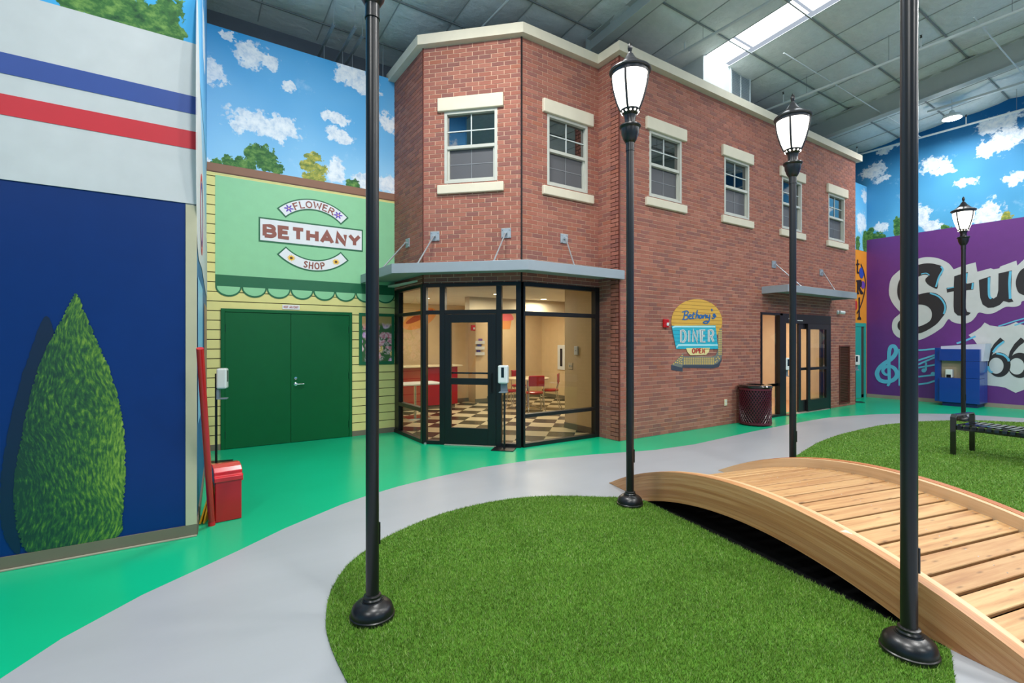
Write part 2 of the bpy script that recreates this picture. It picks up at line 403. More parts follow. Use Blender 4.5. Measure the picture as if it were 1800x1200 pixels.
# lawns ------------------------------------------------------------
def in_poly(px, py, poly):
    ins = np.zeros(len(px), bool); n = len(poly)
    for i in range(n):
        x1, y1 = poly[i]; x2, y2 = poly[(i + 1) % n]
        c = ((y1 > py) != (y2 > py)) & (px < (x2 - x1) * (py - y1) / ((y2 - y1) or 1e-9) + x1); ins ^= c
    return ins
gm = NT('turf_blades'); at = gm.n('ShaderNodeAttribute', attribute_name='tint')
gm.out('Base Color', at.outputs['Color']); gm.out('Roughness', .5); gm.out('Specular IOR Level', .3)
gb = mat('turf_backing', (72, 118, 20), .9, var=.2, scale=30)
def lawn(name, poly, label, parts, z=.012):
    root = empty(name, (0, 0, 0), kind='structure')
    b = MB().prism(poly, .001, z).obj('turf_backing', gb, root); retri(b.data)
    P = np.array(poly); lo, hi = P.min(0), P.max(0)
    xs = []; 
    for (dens, f0, f1, size) in parts:
        n = int((hi - lo).prod() * dens); X = rng.uniform(lo[0], hi[0], n); Y = rng.uniform(lo[1], hi[1], n)
        k = in_poly(X, Y, poly); X, Y = X[k], Y[k]
        f = X * FW[0] + Y * FW[1]; r = (X * RT[0] + Y * RT[1]) / np.maximum(f, .01)
        k = (f > f0) & (f < f1) & (np.abs(r) < 1.12) & (f > 1.9); xs.append(np.stack([X[k], Y[k], np.full(k.sum(), size)], 1))
    A = np.concatenate(xs); n = len(A); th = rng.uniform(0, 2 * pi, n); ph = rng.uniform(0, 2 * pi, n)
    h = rng.uniform(.014, .026, n); wd = rng.uniform(.0016, .0026, n) * A[:, 2]; ln = rng.uniform(.2, .9, n) * h
    V = np.zeros((n, 3, 3)); z0 = z - .004
    V[:, 0] = np.stack([A[:, 0] - np.cos(th) * wd, A[:, 1] - np.sin(th) * wd, np.full(n, z0)], 1)
    V[:, 1] = np.stack([A[:, 0] + np.cos(th) * wd, A[:, 1] + np.sin(th) * wd, np.full(n, z0)], 1)
    V[:, 2] = np.stack([A[:, 0] + np.cos(ph) * ln, A[:, 1] + np.sin(ph) * ln, z0 + h], 1)
    me = bpy.data.meshes.new('blades'); me.vertices.add(3 * n); me.vertices.foreach_set('co', V.ravel())
    me.loops.add(3 * n); me.loops.foreach_set('vertex_index', np.arange(3 * n, dtype=np.int32)); me.polygons.add(n)
    me.polygons.foreach_set('loop_start', np.arange(0, 3 * n, 3, dtype=np.int32)); me.polygons.foreach_set('loop_total', np.full(n, 3, np.int32))
    me.update(); ca = me.color_attributes.new('tint', 'FLOAT_COLOR', 'POINT')
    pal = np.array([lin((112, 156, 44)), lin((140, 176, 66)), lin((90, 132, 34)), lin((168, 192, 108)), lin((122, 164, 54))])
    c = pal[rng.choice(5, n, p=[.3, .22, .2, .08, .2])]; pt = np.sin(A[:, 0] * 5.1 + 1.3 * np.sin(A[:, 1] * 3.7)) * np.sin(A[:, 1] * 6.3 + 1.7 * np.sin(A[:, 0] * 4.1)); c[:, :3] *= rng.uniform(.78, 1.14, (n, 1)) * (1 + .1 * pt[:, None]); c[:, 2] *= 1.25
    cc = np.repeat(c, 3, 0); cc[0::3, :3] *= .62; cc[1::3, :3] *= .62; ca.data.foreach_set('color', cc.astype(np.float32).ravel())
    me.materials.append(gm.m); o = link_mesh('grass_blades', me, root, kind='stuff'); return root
l1 = [(610, 1200), (590, 1160), (575, 1117), (573, 1087), (578, 1053), (593, 1020), (617, 990), (667, 953), (720, 927), (777, 905), (843, 888), (910, 877), (977, 873.5), (1093, 876)]
l1 = smooth_poly([fl(*p) for p in l1], 4, False)
l1 += [bridge_pt(.72, -.02, 0)[:2], bridge_pt(3.33, -.02, 0)[:2], fl(1679, 1200), fl(1679, 1290), fl(1300, 1430), fl(900, 1430), fl(700, 1330), fl(640, 1260)]
lawn('lawn', l1, '', [(34000, 0, 3.6, 1.0), (22000, 3.6, 9, 1.25)])
l2 = [(1404, 799.5), (1435.6, 780), (1466.7, 767.8), (1494.4, 760), (1533.3, 751), (1555.6, 747.2), (1582, 744.7), (1613, 741.9), (1667, 740), (1733, 740.3), (1800, 743.3)]
l2 = smooth_poly([fl(*p) for p in l2], 3, False)
l2 += [(13.6, .6), (12, -1), (8, -2), bridge_pt(5.2, BW + .02, 0)[:2], bridge_pt(.62, BW + .02, 0)[:2]]
lawn('lawn', l2, '', [(7000, 0, 7, 1.9), (3800, 7, 20, 2.6)])

# ================================================================== BRICK BUILDING
CH, BL = .0677, .2032
brick_full = MB().box(.005, BL - .005, -.006, .03, .005, CH - .005).mesh('brick', BRICK)
def brick_wall(name, frame, s0, s1, z0, z1, ops, thick=.2, backops=None, corner=0.0):
    """a wall (structure) of mortar backing with single bricks as parts; the rest joined"""
    root = empty(name, frame[0], frame[1], kind='structure')
    mb = MB()
    for c in cells(s0, s1, z0, z1, ops): mb.box(c[0], c[1], 0, thick, c[2], c[3])
    mb.obj('mortar_bed', MORTAR, root)
    ca, sa = math.cos(frame[1]), math.sin(frame[1]); todo = []
    k0 = int(math.floor(z0 / CH + 1e-6))
    for k in range(k0, int(math.ceil(z1 / CH))):
        za, zb = max(k * CH + .005, z0), min((k + 1) * CH - .005, z1)
        if zb - za < .012: continue
        x = s0 - (BL / 2 if k % 2 else 0)
        while x < s1:
            xa, xb = max(x + .005, s0), min(x + BL - .005, s1); full = (xb - xa > BL - .011) and (zb - za > CH - .011)
            x += BL
            if xb - xa < .015: continue
            cs = [(xa, xb, za, zb)]
            if any(o[0] < xb and o[1] > xa and o[2] < zb and o[3] > za for o in ops): cs = [c for c in cells(xa, xb, za, zb, ops) if c[1] - c[0] > .012 and c[3] - c[2] > .01]; full = False
            for c in cs: 
                gx, gy = frame[0][0] + ca * (c[0] + c[1]) / 2, frame[0][1] + sa * (c[0] + c[1]) / 2
                p = proj(gx, gy, (c[2] + c[3]) / 2); ax = proj(frame[0][0] + ca * c[0], frame[0][1] + sa * c[0], c[2])[0]; bx = proj(frame[0][0] + ca * c[1], frame[0][1] + sa * c[1], c[2])[0]
                vis = 0 <= p[0] <= 1800 and 0 <= p[1] <= 1200
                todo.append((-(abs(bx - ax) * (c[3] - c[2]) * F / p[2]) if vis else 0, full, c))
    todo.sort(key=lambda t: t[0]); rest = MB()
    for i, (a, full, c) in enumerate(todo):
        if i < 300:
            if full: link_mesh('brick', brick_full, root, (c[0] - .005, 0, c[2] - .005))
            else:
                me = MB().box(0, c[1] - c[0], -.006, .03, 0, c[3] - c[2]).mesh('brick', BRICK); link_mesh('brick', me, root, (c[0], 0, c[2]))
        else: rest.box(c[0], c[1], -.006, .03, c[2], c[3])
    if rest.v: rest.obj('brick_field', BRICK, root, kind='stuff')
    return root
TOP = 6.33
MF = ((0, 5.78, 0), 0.0)                       # main front: local x = world X
WX = [7.135, 9.30, 11.43, 13.57]; WZ = (4.12, 5.25); WW = .43
ops_main = [(x - WW, x + WW, *WZ) for x in WX] + [(10.15, 13.22, -.1, 2.25), (13.7, 14.28, .07, 1.53)]
brick_wall('wall_front', MF, 5.985, 14.62, 0, TOP, ops_main)
brick_wall('wall_return', ((5.985, 6.265, 0), -pi / 2), 0, .485, 0, TOP, [])
BF = ((0, 6.265, 0), 0.0); BX = 5.30
brick_wall('wall_bay_right', BF, 4.372, 5.985, 2.545, TOP, [(BX - WW, BX + WW, *WZ)])
CL = 1.59; CFr = ((3.248, 7.389, 0), -pi / 4); CT = CL - .805
brick_wall('wall_bay_corner', CFr, 0, CL, 2.545, TOP, [(CT - WW, CT + WW, *WZ)])
LFr = ((3.248, 8.65, 0), -pi / 2); LL = 8.65 - 7.389
brick_wall('wall_bay_left', LFr, 0, LL, 2.545, TOP, [])
# far side and plain back of the building, closed roof deck
box('wall_side', (14.42, 14.62, 5.98, 9.5, 0, TOP), HALLW, kind='structure')
# corner joint strips
jm = mat('joint_brown', (96, 40, 26), .6); jk = mat('joint_black', (26, 18, 18), .6)
box('trim_1', (5.976, 5.998, 5.768, 5.79, 0, TOP), jm, kind='structure')
box('trim_2', (4.362, 4.384, 6.25, 6.272, 2.545, TOP), jk, kind='structure')
box('trim_3', (3.236, 3.256, 7.378, 7.398, 2.545, TOP), jm, kind='structure')
# parapet cap
def offset_line(pts, d):
    out = []
    for i, p in enumerate(pts):
        ns = []
        for a, b in ((i - 1, i), (i, i + 1)):
            if a >= 0 and b < len(pts):
                dx, dy = pts[b][0] - pts[a][0], pts[b][1] - pts[a][1]; l = math.hypot(dx, dy); ns.append((dy / l, -dx / l))
        if len(ns) == 2:
            bx, by = ns[0][0] + ns[1][0], ns[0][1] + ns[1][1]; l2 = bx * bx + by * by; kk = 2 / l2 if l2 > .01 else 1
            out.append((p[0] + bx * kk * d, p[1] + by * kk * d))
        else: out.append((p[0] + ns[0][0] * d, p[1] + ns[0][1] * d))
    return out
line = [(3.248, 8.75), (3.248, 7.389), (4.372, 6.265), (5.985, 6.265), (5.985, 5.78), (14.62, 5.78), (14.62, 9.2)]
line[0] = (3.248, 8.75)
outer, inner = offset_line(line, .12), offset_line(line, -.26)
pc = MB()
for i in range(len(line) - 1):
    a, b, c, d = outer[i], outer[i + 1], inner[i + 1], inner[i]
    pc.prism([a, b, c, d], 6.30, 6.455)
pc.obj('trim_4', CREAM, kind='structure')
box('roof_deck', (3.4, 14.4, 8.0, 9.4, 6.0, 6.05), HALLW, kind='structure')

# second-floor windows
def pane_mat():
    k = NT('dark_window_glass'); k.out('Base Color', lin((10, 14, 14))); k.out('Roughness', .02); k.out('IOR', 2.6); k.out('Specular IOR Level', .6); return k.m
PANE = pane_mat()
k = NT('insect_screen'); co = k.coord(); k.out('Base Color', k.mix(k.noise(co, 300, 1)[0], lin((70, 70, 74)), lin((92, 92, 96)))); k.out('Roughness', .55); SCREEN = k.m
def make_window(frame, xc, n):
    r = empty('window_%d' % n, frame[0], frame[1], kind='structure'); x0, x1 = xc - WW, xc + WW; z0, z1 = WZ; t = .045
    fr = MB(); 
    for b in ((x0, x0 + t, z0, z1), (x1 - t, x1, z0, z1), (x0 + t, x1 - t, z1 - t, z1), (x0 + t, x1 - t, z0, z0 + .04)): fr.box(b[0], b[1], -.012, .12, b[2], b[3])
    fr.obj('frame', VINYL, r, bevel=.004)
    zm = 4.69
    box('meeting_rail', (x0 + t, x1 - t, .0, .06, zm - .03, zm + .022), VINYL, r, bevel=.004)
    gi = mat('muntin_white', (196, 202, 200), .5); gg = mat('muntin_grey', (120, 122, 126), .5)
    for q in range(4):
        ax = x0 + t if q % 2 == 0 else xc + .008; bx = xc - .008 if q % 2 == 0 else x1 - t
        zz = (zm + z1 - t) / 2; za, zb = (zm + .022, zz - .006) if q < 2 else (zz + .006, z1 - t)
        box('pane', (ax, bx, .05, .056, za, zb), PANE, r)
    box('muntin', (xc - .008, xc + .008, .038, .058, zm + .022, z1 - t), gi, r); box('muntin', (x0 + t, x1 - t, .036, .058, (zm + z1 - t) / 2 - .008, (zm + z1 - t) / 2 + .008), gi, r)
    s = MB()
    for b in ((x0 + t, x0 + t + .03, z0 + .04, zm - .03), (x1 - t - .03, x1 - t, z0 + .04, zm - .03), (x0 + t + .03, x1 - t - .03, z0 + .04, z0 + .075)): s.box(b[0], b[1], .03, .07, b[2], b[3])
    s.obj('lower_sash', VINYL, r)
    box('insect_screen', (x0 + t + .03, x1 - t - .03, .06, .064, z0 + .075, zm - .03), SCREEN, r)
    zz = (z0 + .075 + zm - .03) / 2
    box('muntin', (xc - .006, xc + .006, .055, .0605, z0 + .075, zm - .03), gg, r); box('muntin', (x0 + t + .03, x1 - t - .03, .0555, .0605, zz - .006, zz + .006), gg, r)
    box('lintel', (xc - .53, xc + .53, -.06, 0.005, 5.25, 5.462), CREAM, r, bevel=.012); box('sill', (xc - .535, xc + .535, -.06, .03, 3.95, 4.092), CREAM, r, bevel=.012)
    box('backing', (x0, x1, .12, .16, z0, z1), BLACK, r)
for i, x in enumerate(WX): make_window(MF, x, i + 1)
make_window(BF, BX, 5); make_window(CFr, CT, 6)

# storefront glazing ------------------------------------------------
def bars(bl, root, name='mullion', y=(-.03, .07), m=BLACK, label=None):
    for b in bl: MB().box(b[0], b[1], y[0], y[1], b[2], b[3]).obj(name, m, root, bevel=.003)
def panes(bl, root, y=.02, m=GLASS, name='pane'):
    for b in bl: MB().add([(b[0], y, b[2]), (b[1], y, b[2]), (b[1], y, b[3]), (b[0], y, b[3])], [(0, 1, 2, 3)]).obj(name, m, root)
r = empty('window_7', *BF, kind='structure')     # right of the bay
bars([(4.395, 4.43, 0, 2.545), (5.885, 5.985, 0, 2.545), (4.43, 5.885, 2.48, 2.545), (4.43, 5.885, 2.03, 2.095), (4.43, 5.885, .455, .51), (4.43, 5.885, 0, .06)], r)
panes([(4.43, 5.885, 2.095, 2.48), (4.43, 5.885, .51, 2.03), (4.43, 5.885, .06, .455)], r)
r = empty('window_8', *LFr, kind='structure')    # left of the bay, local x = 8.65 - Y
bars([(0, .47, 0, .06), (.16, .24, .06, 2.545), (LL - .065, LL - .0, 0, 2.545), (.24, LL - .065, 2.495, 2.545), (.24, LL - .065, 2.065, 2.12), (.24, LL - .065, .5, .565), (.47, LL - .065, 0, .06)], r, y=(-.02, .07))
panes([(.24, LL - .065, 2.12, 2.495), (.24, LL - .065, .565, 2.065), (.24, LL - .065, .06, .5)], r)
MB().box(0, .16, 0, .08, 0, 2.545).obj('infill_panel', BLACK, r)
r = empty('window_9', *CFr, kind='structure')    # chamfered corner, local x = CL - t
T = lambda t: CL - t
bars([(0, T(1.533), 0, 2.545), (T(.078), CL, 0, 2.545), (T(1.533), T(.078), 2.49, 2.545), (T(1.307), T(1.22), 0, 2.49), (T(.39), T(.308), 0, 2.49), (T(1.533), T(1.307), 2.06, 2.12), (T(.308), T(.078), 2.06, 2.12), (T(1.22), T(.39), 2.06, 2.125), (T(1.533), T(1.307), 0, .06), (T(.308), T(.078), 0, .06)], r)
panes([(T(1.533), T(1.307), 2.12, 2.49), (T(1.533), T(1.307), .06, 2.06), (T(1.22), T(.39), 2.125, 2.49), (T(.308), T(.078), 2.12, 2.49), (T(.308), T(.078), .06, 2.06)], r)
d = empty('door_1', *CFr, kind='structure')
for b in ((T(1.218), T(1.116), .02, 2.055), (T(.523), T(.392), .02, 2.055), (T(1.116), T(.523), 1.925, 2.055), (T(1.116), T(.523), .955, 1.055), (T(1.116), T(.523), .02, .278)):
    MB().box(b[0], b[1], -.035, .015, b[2], b[3]).obj('stile' if b[3] - b[2] > 1 else 'rail', BLACK, d, bevel=.003)
panes([(T(1.116), T(.523), 1.055, 1.925), (T(1.116), T(.523), .278, .955)], d, y=-.01)
box('push_bar', (T(1.19), T(.5), .02, .05, 1.12, 1.145), BLACK, d, bevel=.004)
MB().tube([(T(.46), -.035, 1.14), (T(.46), -.09, 1.14), (T(.46), -.09, .84), (T(.46), -.035, .84)], .011, 8).obj('pull_handle', BLACK, d, smooth=40)
box('threshold', (T(1.22), T(.39), -.06, .06, .003, .015), mat('aluminium_threshold', (190, 186, 172), .4, .4), d)
MB().lathe([(.022, 0), (.022, .02), (0, .03)], (3.25, 7.32, .0), 12).obj('door_stop', STEEL, smooth=40, label='small steel floor stop at the left foot of the glazed diner corner', category='door stop')

# canopy over the diner door
cz0, cz1 = 2.64, 2.785
cpoly_out = [(2.63, 8.64), (2.63, 7.13), (4.095, 5.70), (6.03, 5.70)]
cpoly_in = [(3.24, 8.30), (3.24, 7.386), (4.368, 6.255), (5.975, 6.255), (5.975, 5.77), (6.03, 5.77)]
c1 = thing('door_canopy', 'long angled grey metal canopy wrapping the glazed diner corner', 'canopy')
for i in range(3):
    a, b = cpoly_out[i], cpoly_out[i + 1]; dx, dy = b[0] - a[0], b[1] - a[1]; l = math.hypot(dx, dy); nx, ny = -dy / l, dx / l
    MB().prism([a, b, (b[0] + nx * .05, b[1] + ny * .05), (a[0] + nx * .05, a[1] + ny * .05)], cz0, cz1).obj('fascia', ALU, c1, bevel=.004)
SOFF = mat('soffit_grey', (140, 152, 148), .6)
dk = MB().prism([(2.66, 8.64), (2.66, 7.15), (4.11, 5.73), (6.02, 5.73), (6.02, 5.772), (5.975, 5.772)] + [(5.975, 6.25), (4.366, 6.25), (3.238, 7.38), (3.238, 8.64)], 2.69, 2.72).obj('soffit', SOFF, c1); retri(dk.data)
MB().prism([(2.80, 7.3), (2.80, 7.21), (4.17, 5.86), (5.9, 5.86), (5.9, 5.90), (4.19, 5.90), (2.84, 7.23), (2.84, 7.3)], 2.665, 2.69).obj('gutter_lip', SOFF, c1)
retri(c1.children[-1].data)
def rod(root, wallp, nrm, tip):
    """plate on the wall, clevis and rod down to the canopy"""
    wx, wy, wz = wallp; a = math.atan2(nrm[1], nrm[0]) + pi / 2; M = Matrix.Translation(wallp) @ Matrix.Rotation(a, 4, 'Z')
    pl = MB().box(-.075, .075, -.022, -.006, -.075, .075, M=M).obj('wall_plate', ALU, root, bevel=.002)
    for sx in (-1, 1):
        for sz in (-1, 1): MB().lathe([(.008, 0), (.008, .012)], n=8, M=M @ Matrix.Translation((sx * .055, -.022, sz * .055)) @ Matrix.Rotation(pi / 2, 4, 'X')).obj('bolt', STEEL, pl)
    MB().box(-.02, .02, -.07, -.02, -.012, .012, M=M).obj('clevis', STEEL, pl)
    p0 = Vector(wallp) + Vector((nrm[0], nrm[1], 0)) * .055
    MB().tube([p0, tip], .012, 8).obj('tie_rod', STEEL, root, smooth=50)
    MB().box(-.03, .03, -.03, .03, 0, .03, M=Matrix.Translation((tip[0], tip[1], cz1 - .06 if False else tip[2] - .03))).obj('rod_foot', STEEL, root)
q = .70711
rod(c1, (5.212, 6.265, 3.30), (0, -1), (5.02, 5.78, 2.79))
for t_, tx in ((1.388, (2.95, 6.90, 2.79)), (.234, (3.77, 6.09, 2.79))): rod(c1, (4.372 - t_ * q, 6.265 + t_ * q, 3.297), (-q, -q), tx)
rod(c1, (3.248, 8.0, 3.30), (-1, 0), (2.70, 7.75, 2.79))
c2 = thing('door_canopy', 'short straight grey metal canopy above the sliding entrance doors', 'canopy')
MB().box(10.2, 13.31, 5.227, 5.277, cz0, cz1).obj('fascia', ALU, c2, bevel=.004)
MB().box(10.2, 10.25, 5.277, 5.775, cz0, cz1).obj('fascia', ALU, c2); MB().box(13.26, 13.31, 5.277, 5.775, cz0, cz1).obj('fascia', ALU, c2)
MB().box(10.25, 13.26, 5.277, 5.772, 2.69, 2.72).obj('soffit', SOFF, c2)
rod(c2, (10.66, 5.78, 3.29), (0, -1), (10.95, 5.33, 2.79)); rod(c2, (12.77, 5.78, 3.28), (0, -1), (12.45, 5.33, 2.79))

# main entrance -----------------------------------------------------
e = empty('door_2', *MF, kind='structure')
DBRZ = mat('dark_bronze', (28, 26, 28), .35)
bars([(10.15, 10.19, 0, 2.25), (10.19, 11.0, 2.2, 2.25), (10.19, 10.887, .0, .05), (10.887, 11.14, 0, 2.25), (11.14, 13.22, 2.04, 2.25), (13.1, 13.22, 0, 2.04)], e, 'frame', y=(-.03, .09))
box('mid_rail', (10.19, 10.887, .02, .05, .66, .72), BLACK, e)
panes([(10.19, 10.887, .05, 2.2)], e)
for (xa, xb, yy, nm) in ((11.78, 12.95, .045, 'sliding_leaf'), (12.10, 13.1, -.01, 'sliding_leaf')):
    g = empty(nm); g.parent = e
    for b in ((xa, xa + .11, .02, 2.04), (xb - .11, xb, .02, 2.04), (xa + .11, xb - .11, 1.92, 2.04), (xa + .11, xb - .11, .02, .28), (xa + .11, xb - .11, .97, 1.03)):
        MB().box(b[0], b[1], yy - .022, yy + .022, b[2], b[3]).obj('leaf_frame', DBRZ, g)
    MB().add([(xa + .11, yy, .28), (xb - .11, yy, .28), (xb - .11, yy, 1.92), (xa + .11, yy, 1.92)], [(0, 1, 2, 3)]).obj('pane', GLASS, g)
MB().lathe([(.012, 0), (.01, .006), (0, .01)], n=12, M=Matrix.Translation((11.25, -.03, 2.14)) @ Matrix.Rotation(pi / 2, 4, 'X')).obj('sensor', WHITE, e)
MB().box(11.62, 11.86, -.034, -.03, 2.1, 2.115).obj('header_label', WHITE, e)
box('threshold', (11.14, 13.1, -.06, .08, .003, .012), mat('aluminium_threshold', (190, 186, 172), .4, .4), e)
# brown louvre panel in the brick
lp = empty('trim_5', *MF, kind='structure'); LB = mat('louvre_brown', (96, 46, 34), .6)
fr = MB()
for b in ((13.7, 13.73, .07, 1.53), (14.25, 14.28, .07, 1.53), (13.73, 14.25, 1.5, 1.53), (13.73, 14.25, .07, .1)): fr.box(b[0], b[1], -.02, .04, b[2], b[3])
fr.obj('frame', LB, lp); box('backing', (13.73, 14.25, .03, .04, .1, 1.5), LB, lp)
sl = MB().box(0, .52, -.004, .004, -.02, .02, M=Matrix.Rotation(.6, 4, 'X')).mesh('slat', LB)
for i in range(35): link_mesh('slat', sl, lp, (13.73, .01, .12 + i * .04))

# ================================================================== DINER INTERIOR
TILE_D = mat('tile_dark', (46, 42, 38), .25); TILE_L = mat('tile_cream', (206, 192, 158), .3)
dfl = empty('floor_diner', kind='structure'); 
b = MB().prism([(3.3, 7.41), (4.39, 6.31), (9.2, 6.31), (9.2, 12.2), (3.3, 12.2)], .0005, .004).obj('tile_bed', TILE_L, dfl)
S = .468; p0, q0 = 8.937, -1.545; room = [(3.3, 7.42), (4.40, 6.32), (9.05, 6.32), (9.05, 11.9), (3.3, 11.9)]
def clip(poly, a, b, c):   # keep a*x+b*y>=c
    out = []
    for i in range(len(poly)):
        P, Q = poly[i], poly[(i + 1) % len(poly)]; u, v = a * P[0] + b * P[1] - c, a * Q[0] + b * Q[1] - c
        if u >= 0: out.append(P)
        if (u >= 0) != (v >= 0): t = u / (u - v); out.append((P[0] + (Q[0] - P[0]) * t, P[1] + (Q[1] - P[1]) * t))
    return out
g = .0015
fullt = {c: MB().prism([(0, -(S - g) * q * 0), ((S - g) * q, (S - g) * q), (2 * (S - g) * q, 0), ((S - g) * q, -(S - g) * q)], 0, .004).mesh('tile', m) for c, m in ((0, TILE_D), (1, TILE_L))}
ntile = 0
for i in range(-6, 16):
    for j in range(-14, 16):
        pa, qa = p0 + i * S, q0 + j * S
        tile = [((pp + qq) * q, (pp - qq) * q) for pp, qq in ((pa, qa), (pa + S - g, qa), (pa + S - g, qa + S - g), (pa, qa + S - g))]
        t2 = tile
        for (x1, y1), (x2, y2) in zip(room, room[1:] + room[:1]): 
            if not t2: break
            t2 = clip(t2, -(y2 - y1), (x2 - x1), -(y2 - y1) * x1 + (x2 - x1) * y1)
        if len(t2) < 3: continue
        cx_, cy_ = sum(a for a, _ in t2) / len(t2), sum(b for _, b in t2) / len(t2); pr = proj(cx_, cy_, 0)
        if not (690 < pr[0] < 1060): continue
        me = MB().prism([(a - cx_, b - cy_) for a, b in t2], 0, .004).mesh('tile', TILE_D if (i + j) % 2 == 0 else TILE_L)
        link_mesh('tile', me, dfl, (cx_, cy_, .004)); ntile += 1
# interior walls and ceiling
def iwall(name, b, m=WALLC, base=True, bb=None):
    o = MB().box(*b).obj(name, m, kind='structure')
    if bb: MB().box(*bb, 0.008, .11).obj('baseboard', TAUPE, o)
    return o
iwall('wall_diner_right', (6.06, 6.2, 6.47, 7.25, 0, 2.62), bb=(6.045, 6.06, 6.47, 7.25))
iwall('wall_diner_step', (6.2, 9.05, 7.1, 7.25, 0, 2.62))
iwall('wall_diner_east', (9.05, 9.2, 7.1, 12.05, 0, 2.62), bb=(9.03, 9.05, 7.25, 11.9))
iwall('wall_diner_back', (3.2, 9.2, 11.9, 12.05, 0, 2.62), bb=(3.2, 9.05, 11.88, 11.9))
iwall('wall_diner_pier', (6.55, 6.9, 11.5, 11.9, 0, 2.62), bb=(6.53, 6.92, 11.48, 11.5))
iwall('wall_diner_left', (3.1, 3.24, 8.8, 12.05, 0, 2.62))
MB().prism([(3.1, 8.8), (3.26, 7.45), (4.42, 6.36), (9.2, 6.36), (9.2, 12.05), (3.1, 12.05)], 2.6, 2.63).obj('ceiling_diner', mat('ceiling_white', (226, 222, 210), .8), kind='structure')
MB().prism([(3.3, 8.8), (3.3, 7.5), (4.45, 6.4), (6.1, 6.4), (6.2, 5.99), (14.4, 5.99), (14.4, 12), (3.3, 12)], 3.2, 3.25).obj('floor_upper', BLACK, kind='structure')
box('trim_6', (5.2, 9.05, 9.4, 9.6, 2.3, 2.6), mat('bulkhead_cream', (196, 182, 156), .7), kind='structure')
DL = emis('downlight_lens', (255, 236, 200), 12)
for i, (x, y) in enumerate(((5.4, 8.6), (6.9, 9.0), (4.6, 10.3), (7.6, 10.9))):
    t = thing('downlight', ('round ceiling downlight in the diner nearest the big corner pane', 'round ceiling downlight in the diner above the round table', 'round ceiling downlight over the red counter', 'round ceiling downlight at the far end of the diner')[i], 'light', (x, y, 2.6), group='diner downlights')
    MB().lathe([(.09, -.008), (.075, -.008), (.075, 0)], n=24, cap=False).obj('trim_ring', WHITE, t, smooth=40)
    MB().lathe([(.075, -.003), (.0, -.003)], n=24, cap=False).obj('lens', DL, t)
    area('diner_light', (x, y, 2.55), .5, DINER_W * 1.1, (1, .87, .70))
def cut_out(pts, fn): return [fn(*p) for p in pts]
# furniture
RED = mat('red_vinyl', (160, 20, 34), .3, coat=.2); LAMI = mat('cream_laminate', (220, 206, 172), .3)
def make_chair():
    t = thing('diner_chair', '', 'chair', group='red diner chairs')
    MB().lathe([(0, .43), (.17, .43), (.2, .445), (.2, .475), (.17, .49), (0, .49)], n=24).obj('seat', RED, t, smooth=50)
    MB().box(-.18, .18, -.02, .02, .62, .86, M=Matrix.Translation((0, .2, 0))).obj('backrest', RED, t, bevel=.018)
    f = MB()
    for s_ in (-1, 1):
        f.tube([(s_ * .17, .185, .84), (s_ * .17, .19, .6), (s_ * .165, .15, .44), (s_ * .18, .2, .2), (s_ * .2, .26, .01)], .011, 7)
    f.obj('back_frame', CHROME, t, smooth=60)
    for s_ in (-1, 1): MB().tube([(s_ * .14, -.08, .44), (s_ * .17, -.16, .38), (s_ * .18, -.19, .01)], .011, 7).obj('leg', CHROME, t, smooth=60)
    return t
ch0 = make_chair(); TC = fl(925, 668, .75); TCx, TCy = 6.35, 9.25
def atZ(px, py, z): return fl(px, py, z)
TCx, TCy = atZ(928, 664.6, .74)
tb = thing('round_table', 'round cream diner table with chrome foot among red chairs', 'table', (TCx, TCy, .008))
MB().lathe([(0, .71), (.5, .71), (.52, .72), (.52, .745), (.5, .75), (0, .75)], n=40).obj('table_top', LAMI, tb, smooth=40)
MB().lathe([(.05, .04), (.03, .1), (.03, .68), (.14, .71)], n=16).obj('column', CHROME, tb, smooth=40)
ft = MB()
for a in range(4): ft.tube([(0, 0, .1), (.2 * math.cos(a * pi / 2 + .4), .2 * math.sin(a * pi / 2 + .4), .06), (.36 * math.cos(a * pi / 2 + .4), .36 * math.sin(a * pi / 2 + .4), .015)], .018, 8)
ft.obj('foot', CHROME, tb, smooth=50)
CHL = ['red diner chair on the near right of the round table, its back to the window', 'red diner chair at the right side of the round table by the cream wall', 'red diner chair on the far side of the round table', 'red diner chair at the left of the round table beside the sanitizer stand', 'red diner chair pulled up to the white table by the red counter']
cpos = []
for k_, (px, py, zz, rot) in enumerate(((940, 726, 0, 2.3), (967, 719, 0, 1.6), (912, 708, 0, .3), (896, 721, 0, 3.9), (765, 712, 0, 1.2))):
    x, y = fl(px, py); o = ch0 if k_ == 0 else copy_tree(ch0); dx, dy = TCx - x, TCy - y
    if k_ == 4: dx, dy = -1, .2
    o.location = (x, y, .008); o.rotation_euler = (0, 0, math.atan2(dy, dx) + pi / 2); o['label'] = CHL[k_]
cx, cy = fl(742, 706)
ct = thing('serving_counter', 'red diner counter with pale top behind the glazed corner', 'counter', (0, 0, 0))
box('counter_body', (3.3, 5.75, 11.0, 11.45, .1, 1.02), RED, ct); box('counter_top', (3.3, 5.85, 10.92, 11.5, 1.02, 1.06), LAMI, ct, bevel=.006); box('toe_kick', (3.3, 5.7, 11.04, 11.4, .0, .1), TAUPE, ct)
wt = thing('small_table', 'small white-topped table seen through the left diner glass', 'table', (0, 0, 0))
tx, ty = atZ(745, 672, .75); box('table_top', (tx - .75, tx + .35, ty - .35, ty + .35, .72, .75), WHITE, wt, bevel=.006)
MB().tube([(tx - .2, ty, .72), (tx - .2, ty, .02)], .03, 10).obj('column', CHROME, wt, smooth=40); box('foot', (tx - .45, tx + .05, ty - .25, ty + .25, .008, .03), CHROME, wt)
